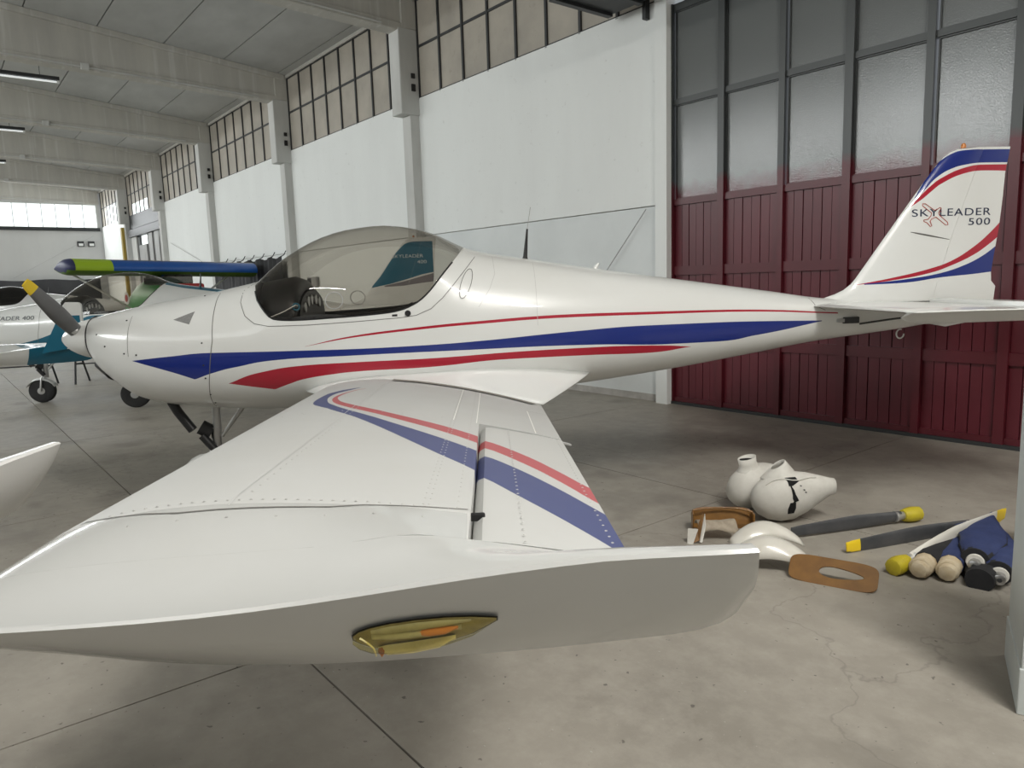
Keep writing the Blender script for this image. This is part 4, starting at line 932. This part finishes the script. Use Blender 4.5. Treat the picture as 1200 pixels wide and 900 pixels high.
# body along local y (nose at -y ... tail at +y), rotated so that it runs across the wing
R = []
for y, r, zc in ((2.35, .10, 1.05), (2.2, .25, 1.05), (1.7, .42, 1.15), (1.0, .52, 1.3), (.3, .55, 1.4), (-.6, .48, 1.4), (-1.2, .3, 1.35), (-1.7, .18, 1.35), (-2.05, .08, 1.38)):
    R.append([Vector((r * .85 * cos(a), y, zc + r * 1.15 * sin(a))) for a in [2 * pi * k / 20 for k in range(20)]])
hb = loft('fuselage', R, M_green, hw)
slab = [(-1.5, 1.4), (-1.8, 1.72), (-2.0, 1.74), (-2.05, 1.4)]
bm = bmesh.new(); A1 = [bm.verts.new((-.02, y, z)) for y, z in slab]; B1 = [bm.verts.new((.02, y, z)) for y, z in slab]; bm.faces.new(A1); bm.faces.new(B1[::-1])
for k in range(4): bm.faces.new((A1[k], B1[k], B1[(k + 1) % 4], A1[(k + 1) % 4]))
fromb('fin', bm, M_redp, hw)
box('cabin_top', (-.34, -1.0, 1.78), (.34, .3, 2.02), M_dglass, hw, .05); box('red_flank', (-.30, -1.7, 1.60), (.30, -.5, 1.80), M_redp, hw, .05)
for s in (-1, 1): tube('wing_strut', [(s * .45, .3, 1.1), (s * 1.9, .2, 2.1)], .025, M_white, hw)
lathe('roundel', [(0, .16), (.01, .16)], (-.45, 1.2, 1.5), (-1, 0, 0), M_white, hb, 20); lathe('roundel_centre', [(0, .09), (.014, .09)], (-.455, 1.2, 1.5), (-1, 0, 0), M_redp, hb, 20)
for x, y in ((-.8, .7), (.8, .7), (0, 2.0)):
    lathe('wheel', [(-.06, .1), (-.06, .17), (0, .2), (.06, .17), (.06, .1)], (x, y, .2), (1, 0, 0), M_rubber, hw, 20); tube('gear_leg', [(x, y, .22), (x * .4, y, .95)], .03, M_dark, hw)
# trestles under the far wings
def trestle(x, y, rz, label):
    e = empty('trestle', (x, y, 0), rz, label, 'trestle', 'black metal trestles')
    box('top_bar', (-.75, -.03, .72), (.75, .03, .77), M_dark, e)
    for sx_ in (-.6, .6):
        for sy_ in (-1, 1): tube('leg', [(sx_, sy_ * .02, .73), (sx_ + .05, sy_ * .26, 0)], .018, M_dark, e)
        tube('cross_bar', [(sx_ + .03, -.14, .36), (sx_ + .03, .14, .36)], .014, M_dark, e)
    tube('brace', [(-.57, -.1, .36), (.62, .1, .36)], .012, M_dark, e)
trestle(-15.9, 1.1, radians(60), 'black metal trestle left of the teal airplane\'s nose wheel'); trestle(-15.2, 2.6, radians(55), 'black metal trestle behind the teal airplane\'s nose wheel'); trestle(-15.6, 3.9, radians(50), 'black metal trestle behind the striped airplane\'s spinner')

# ---------- things on the floor right of the wing: local x to the right, y away from the camera
JR = pi / 2 - (pi - AZ) + 0  # view-aligned heading
JR = math.atan2(rh.y, rh.x)
M_spat = mottled('chalky_white_fibreglass', (.70, .68, .63), (.58, .56, .51), 9, .55); M_tan = mottled('raw_brown_laminate', (.25, .12, .026), (.18, .082, .018), 14, .4, coat=.3)
M_inner = mottled('bare_laminate_inside', (.42, .36, .28), (.30, .25, .19), 30, .7); M_cream = mottled('cream_wrapping_paper', (.62, .54, .40), (.48, .38, .24), 20, .8, .6)
M_tape = mottled('yellow_tape', (.62, .52, .03), (.48, .38, .02), 18, .45, .5); M_bag = mottled('navy_fabric', (.028, .045, .14), (.018, .03, .10), 14, .85, .5); M_bagb = mottled('black_fabric', (.01, .01, .012), (.02, .02, .022), 10, .9)
M_pb = mottled('dark_propeller_blade', (.05, .053, .058), (.09, .09, .095), 6, .35); M_gw = mottled('glossy_white_moulding', (.74, .72, .66), (.66, .63, .56), 5, .25, coat=.5)
M_void = mat('black_opening', (.004, .004, .004), .9)
def J(name, x, y, label, cat, rz=0, z=0): return empty(name, (x, y, z), JR + rz, label, cat)
def teardrop(name, prof, mt, par, n=24, sq=.8):
    """rings along local x: (x, radius, centre z)"""
    R = [[Vector((x, r * sq * cos(2 * pi * k / n), zc + r * sin(2 * pi * k / n))) for k in range(n)] for x, r, zc in prof]
    return loft(name, R, mt, par, True, True, True, 50)
# broken wheel fairing, nearer, lying with its point to the right
e = J('wheel_fairing', -2.50, 4.24, 'cracked white wheel fairing lying with its pointed end to the right', 'wheel fairing', radians(-4))
b_ = teardrop('shell', [(-.225, .02, .15), (-.215, .06, .15), (-.18, .105, .152), (-.12, .142, .155), (-.04, .162, .163), (.04, .158, .172), (.12, .132, .19), (.20, .093, .21), (.27, .06, .225), (.30, .052, .228), (.305, .045, .228)], M_spat, e)
def onsh(x, a, par_, prof, g_=.002, sq=.8):
    r = lerp([(p[0], p[1]) for p in prof], x) + g_; zc = lerp([(p[0], p[2]) for p in prof], x); return Vector((x, -r * sq * cos(a), zc + r * sin(a)))
PB = [(-.225, .02, .15), (-.18, .105, .152), (-.12, .142, .155), (-.04, .162, .163), (.04, .158, .172), (.12, .132, .19), (.20, .093, .21), (.27, .06, .225), (.305, .045, .228)]
def crack(pts, wd2, nm, mt, par):
    V = []
    for (x, a), w_ in zip(pts, wd2): V += [tuple(onsh(x - w_, a, 0, PB)), tuple(onsh(x + w_, a, 0, PB))]
    return mesh(nm, V, [(2 * i, 2 * i + 1, 2 * i + 3, 2 * i + 2) for i in range(len(pts) - 1)], mt, par)
crack([(.00, 1.05), (.015, .80), (-.005, .62)], [.034, .034, .012], 'opening', M_void, b_)
crack([(-.005, .64), (.005, .45), (.012, .25), (.018, .1), (.025, 0), (.01, -.05)], [.004, .008, .010, .016, .016, .006], 'crack', M_void, b_)
crack([(.005, -.05), (.0, -.3), (-.003, -.55)], [.018, .025, .02], 'opening', M_void, b_)
for x_, a_ in ((.055, .62), (.075, .42), (.085, .3)): crack([(x_, a_), (x_ + .006, a_ - .06)], [.005, .005], 'chip', M_dark, b_)
# its sleeve: a flared collar rising at the back
R = []
for t in range(7):
    u = t / 6; R.append([Vector((-.03 + .05 * (1 - u) * cos(a) * 2.6 + .045 * u * cos(a) - .02 * u, .03 + (.10 * (1 - u) + .05 * u) * sin(a), .255 + .02 * (1 - u) + .115 * u + .03 * u * cos(a))) for a in [2 * pi * k / 18 for k in range(18)]])
sl = loft('sleeve', R, M_spat, e, True, False); md = sl.modifiers.new('s', 'SOLIDIFY'); md.thickness = .006
tube('saddle_edge', [tuple(onsh(-.15 + .04 * k, .95 + .1 * sin(k), 0, PB, .004)) for k in range(9)], .004, M_spat, b_)
# second fairing behind it, standing with the collar up
e = J('wheel_fairing', -2.80, 4.30, 'white wheel fairing with an open neck on top, behind the cracked one', 'wheel fairing', radians(20))
teardrop('shell', [(-.17, .02, .14), (-.16, .07, .14), (-.12, .11, .145), (-.05, .145, .155), (.04, .150, .165), (.12, .13, .18), (.20, .09, .20), (.26, .05, .21)], M_spat, e, 24, .9)
R = [[Vector((-.01 + r * cos(a) + dx, r * .8 * sin(a), z + .014 * cos(a))) for a in [2 * pi * k / 18 for k in range(18)]] for z, r, dx in ((.26, .11, 0), (.29, .075, -.01), (.32, .062, -.02), (.365, .066, -.03))]
sl = loft('neck', R, M_spat, e, True, False); md = sl.modifiers.new('s', 'SOLIDIFY'); md.thickness = .006
lathe('neck_opening', [(0, .05), (.004, .05)], (-.035, 0, .345), (0, 0, 1), M_void, e)
# brown curved laminate tray behind the torn piece
def cushion(name, w_, h_, d_, mt, par, hole=None, bow=.02):
    """upright rounded plate in local xz with depth d_, optional oval hole"""
    bm = bmesh.new(); n = 48; out, inn = [], []
    for k in range(n):
        a = 2 * pi * k / n; ca, sa = cos(a), sin(a); q = 2 / 5.
        out.append((w_ / 2 * abs(ca) ** q * (1 if ca > 0 else -1), h_ / 2 * abs(sa) ** q * (1 if sa > 0 else -1)))
        if hole: inn.append((hole[2] + hole[0] * ca * (1 if ca < 0 else 1.25), hole[3] + hole[1] * sa * (1 - .35 * ca)))
        else: inn.append((0, 0))
    def lay(y): return [bm.verts.new((x, y + bow * (1 - (2 * x / w_) ** 2), z + h_ / 2)) for x, z in out], ([bm.verts.new((x, y + bow * (1 - (2 * x / w_) ** 2), z + h_ / 2)) for x, z in inn] if hole else None)
    o1, i1 = lay(0); o2, i2 = lay(d_)
    for k in range(n):
        j = (k + 1) % n; bm.faces.new((o1[k], o1[j], o2[j], o2[k]))
        if hole: bm.faces.new((i1[k], i2[k], i2[j], i1[j])); bm.faces.new((o1[k], i1[k], i1[j], o1[j])); bm.faces.new((o2[k], o2[j], i2[j], i2[k]))
    if not hole: bm.faces.new(o1); bm.faces.new(o2[::-1])
    return fromb(name, bm, mt, par, False, .004)
e = J('laminate_cover', -2.68, 3.80, 'brown curved laminate cover standing behind the torn cardboard piece', 'cover', radians(-6)); c_ = cushion('panel', .38, .14, .012, M_tan, e, None, .03); c_.rotation_euler.x = radians(-12)
rim = tube('rim', [(-.185, -.012, .13), (-.1, .004, .138), (0, .012, .14), (.1, .004, .138), (.185, -.012, .12)], .006, M_tan, e); rim.rotation_euler.x = 0
box('side_flange', (-.19, -.06, 0), (-.18, .01, .12), M_tan, e, .003); box('side_flange', (.18, -.06, 0), (.19, .01, .12), M_tan, e, .003)
e = J('laminate_cover', -1.79, 3.47, 'brown laminate cover with an oval hole, lying nearest on the floor', 'cover', radians(-34)); c_ = cushion('panel', .43, .15, .012, M_tan, e, (.095, .028, .03, .0), .0); c_.rotation_euler.x = radians(-38)
tube('fold', [(-.2, .03, .02), (-.2, .078, .10)], .004, M_tan, e)
# torn cardboard / glass mat scrap
e = J('cardboard_scrap', -2.60, 3.60, 'torn scrap of brown and white cardboard beside the brown cover', 'cardboard')
V, F = [], []
for i in range(9):
    for j in range(7):
        u, v = i / 8, j / 6; x = -.09 + .24 * u; V.append((x, -.02 + .13 * v, .02 + .10 * math.sin(pi * (.15 + .6 * v)) * (1 - .35 * abs(u - .5)) + .012 * sin(5 * u + 3 * v)))
for i in range(8):
    for j in range(6): F.append((i * 7 + j, (i + 1) * 7 + j, (i + 1) * 7 + j + 1, i * 7 + j + 1))
o = mesh('curled_sheet', V, F, M_inner, e, True); md = o.modifiers.new('s', 'SOLIDIFY'); md.thickness = .004
for nm_, pts, mt_ in (('torn_flap', [(-.15, -.05, 0), (-.10, -.05, .02), (-.06, .0, .15), (-.065, .01, .17), (-.10, .0, .08)], M_tan), ('white_strip', [(-.17, -.04, .0), (-.14, -.06, .0), (-.10, -.03, .085), (-.16, -.02, .09)], M_spat), ('torn_edge', [(-.10, -.055, .01), (-.055, -.0, .17), (-.05, -.005, .10), (-.085, -.055, .01)], M_spat)):
    o = mesh(nm_, pts, [tuple(range(len(pts)))], mt_, e); md = o.modifiers.new('s', 'SOLIDIFY'); md.thickness = .005
# two glossy white crescents
def shell(x, y, label, Ln, H, W, D, rz, z=0, tilt=0):
    e = J('curved_fairing', x, y, label, 'fairing', rz, z); Rg = []
    for k in range(21):
        u = k / 20; w_ = W * (.25 + .75 * math.sin(pi * (.06 + .9 * u)) ** .6); row = []
        for j_ in range(9):
            v = -1 + j_ / 4; row.append(Vector((-Ln / 2 + Ln * u, v * w_ / 2 + .05 * math.sin(pi * u), .005 + H * math.sin(pi * (.04 + .92 * u)) ** .8 - D * v * v * (.3 + .7 * math.sin(pi * u)) + D * .3)))
        Rg.append(row)
    o = loft('moulding', Rg, M_gw, e, False, False, True, 60); md = o.modifiers.new('s', 'SOLIDIFY'); md.thickness = .006; o.rotation_euler.x = radians(tilt)
    return e
shell(-2.27, 3.64, 'glossy white curved fairing, upper of two by the oval-holed cover', .42, .12, .17, .05, radians(2), .03, 12)
shell(-2.14, 3.47, 'glossy white curved fairing, lower of two, nearest the oval-holed cover', .46, .13, .20, .06, radians(-14), .0, 16)
shell(-2.20, 3.20, 'small white curved shell under the two glossy fairings', .26, .035, .13, .02, radians(4), .0, 0)
# propeller blades
def blade(name, x, y, label, L_, rz, mt, wrap=None, tip=None, tilt=0, z=.03, wmax=.07, ep=None):
    e = J(name, x, y, label, 'propeller blade', rz, z); Mx = Matrix.Rotation(radians(90), 4, 'Y')
    def seg(u0, u1, m_, nm, par):
        Rr = [[Mx @ p for p in r] for r in blade_mesh(L_, .03, wmax, 100, 82, .014, u0, u1)]; return loft(nm, Rr, m_, par, True, True, True, 50)
    bl_ = seg(.06, .90 if tip else 1, mt, 'blade', e)
    if tip: seg(.90, 1, tip, 'blade_tip', bl_)
    lathe('shank', [(-.0, .026), (.07, .026), (.08, .034), (.095, .034)], (0, 0, 0), (1, 0, 0), M_alu, e, 16)
    if ep: tube('leading_edge', [(L_ * .12, -.035, .012), (L_ * .4, -.068, .005), (L_ * .85, -.055, .002)], .007, ep, bl_, 6)
    if wrap:
        o = lathe('taped_root', [(-.10, .036), (-.095, .045), (-.05, .05), (-.01, .046), (.03, .036)], (0, 0, 0), (1, 0, 0), wrap, e, 9)
    e.rotation_euler.y = tilt
    return e
blade('propeller_blade', -1.96, 4.74, 'dark grey propeller blade with yellow taped root, pointing at the cracked fairing', .86, radians(196), M_pb, M_tape, None, 0, .05, .05)
blade('propeller_blade', -1.62, 4.90, 'black propeller blade with yellow tip and white edge', 1.0, radians(199), M_pb, None, M_ptip, 0, .04, .055, M_spat)
blade('propeller_blade', -1.63, 3.93, 'white propeller blade with yellow taped root among the blue covers', 1.06, radians(31), M_gw, M_tape, M_ptip, radians(-3.5), .05, .075)
# cream wrapped blade ends under the dark cover
for k, (x_, y_, l_) in enumerate(((-1.535, 3.93, 'cream paper wrapped blade end beside the yellow taped root'), (-1.43, 3.99, 'cream paper wrapped blade end beside the blue covers'))):
    e = J('wrapped_blade', x_, y_, l_, 'wrapped blade', radians(44 + 8 * k)); lathe('paper_wrap', [(-.075, .015), (-.065, .04), (-.03, .052), (.03, .056), (.10, .05)], (0, 0, .057), (1, 0, .04), M_cream, e, 11)
    for q in range(3): lathe('paper_fold', [(0, .05 + .004 * q), (.006, .056), (.012, .05)], (-.04 + .045 * q, 0, .058), (1, .1, .04), M_cream, e, 11)
    R = [[Vector((x__, hw_ * cos(a), .06 + .0 + hh_ * sin(a))) for a in [2 * pi * j / 14 for j in range(14)]] for x__, hw_, hh_ in ((.06, .06, .055), (.2, .085, .04), (.45, .09, .03), (.75, .07, .02), (.86, .02, .01))]
    loft('dark_cover', R, M_bagb if k == 0 else M_bag, e)
def bag(x, y, rz, label, L_, z=.06, mt=None, endm=None):
    e = J('blade_cover', x, y, label, 'blade cover', rz, z); R = []
    for i in range(15):
        t = i / 14; wv = (.065 + .055 * sin(min(t * 1.8, 1) * pi / 2)) * (1 - max(0, t - .45) / .57 * .95); hv = .055 * (1 - .8 * t) + .006; row = []
        for j in range(20):
            a = 2 * pi * j / 20; wob = 1 + .05 * sin(9 * t * pi + 2 * cos(a)); row.append(Vector((.05 + t * L_, wv * cos(a) * wob, hv * sin(a) * wob + .02 * t)))
        R.append(row)
    o = loft('cover', R, mt or M_bag, e); o.data.materials.append(M_bagb)
    for p in o.data.polygons:
        if abs(p.center.y) > .052 and p.normal.z < .5: p.material_index = 1
    mo = [R[0][j] + Vector((-.01, 0, 0)) for j in range(20)]; loft('mouth_hem', [[v * 1.0 for v in mo], [v + Vector((.03, 0, 0)) for v in mo]], M_bagb, e)
    if endm:
        f = lathe('flange', [(0, .040), (.012, .043), (.02, .04)], (-.0, 0, .0), (1, 0, 0), M_spat, e, 24); lathe('hub_bolt', [(-.045, .018), (-.04, .027), (0, .03)], (0, 0, -.006), (1, 0, 0), M_steel, f, 18); lathe('socket', [(-.049, .01), (-.045, .012)], (0, 0, -.006), (1, 0, 0), M_dark, f, 12)
    return e
bag(-1.335, 4.06, radians(52), 'navy fabric blade cover on top of the heap, steel hub sticking out', .80, .10, None, True)
bag(-1.22, 4.05, radians(57), 'navy fabric blade cover beside the white locker, steel hub sticking out', .74, .065, None, True)
bag(-1.27, 3.93, radians(50), 'black fabric blade cover underneath the navy ones', .75, .045, M_bagb)
# white fairing with red stripes, half behind the locker
e = J('wheel_fairing', -1.18, 4.66, 'white fairing with a red stripe standing half behind the locker', 'wheel fairing')
R = [[Vector((r * cos(a), r * sin(a), z)) for a in [2 * pi * k / 20 for k in range(20)]] for z, r in ((0, .07), (.05, .12), (.12, .145), (.20, .14), (.27, .10), (.33, .085), (.42, .125), (.435, .13))]
loft('shell', R, M_spat, e, True, False); M_rs = mat('red_stripe', (.35, .02, .03), .4)
for z0, r0 in ((.405, .121), (.425, .130)): loft('stripe', [[Vector((r_ * cos(a), r_ * sin(a), z)) for a in [2 * pi * k / 24 for k in range(24)]] for z, r_ in ((z0, r0), (z0 + .008, r0 + .004))], M_rs, e, True, False)
# locker at the right edge
M_lock = mottled('pale_grey_enamel', (.62, .66, .66), (.54, .58, .57), 3, .45)
lk = empty('locker', (-.794, 2.918, 0), JR + radians(-29.5), 'pale grey metal locker cut off by the right edge', 'locker')
box('side_panel', (0, .0, .17), (.018, .45, 1.26), M_lock, lk, .003); box('side_panel', (.882, 0, .17), (.9, .45, 1.26), M_lock, lk, .003); box('back_panel', (.018, .43, .17), (.882, .45, 1.26), M_lock, lk); box('top_panel', (0, 0, 1.26), (.9, .45, 1.28), M_lock, lk, .003)
box('front_post', (0, -.006, .17), (.04, .02, 1.26), M_lock, lk, .003); box('front_post', (.86, -.006, .17), (.9, .02, 1.26), M_lock, lk, .003)
box('foot', (-.006, -.01, .0), (.06, .46, .175), M_lock, lk, .004); box('foot', (.84, -.01, 0), (.906, .46, .175), M_lock, lk, .004); box('bottom_shelf', (.04, .0, .17), (.86, .43, .20), M_dark, lk)
for z in (.55, .9): box('shelf', (.02, .02, z), (.88, .43, z + .02), M_lock, lk)
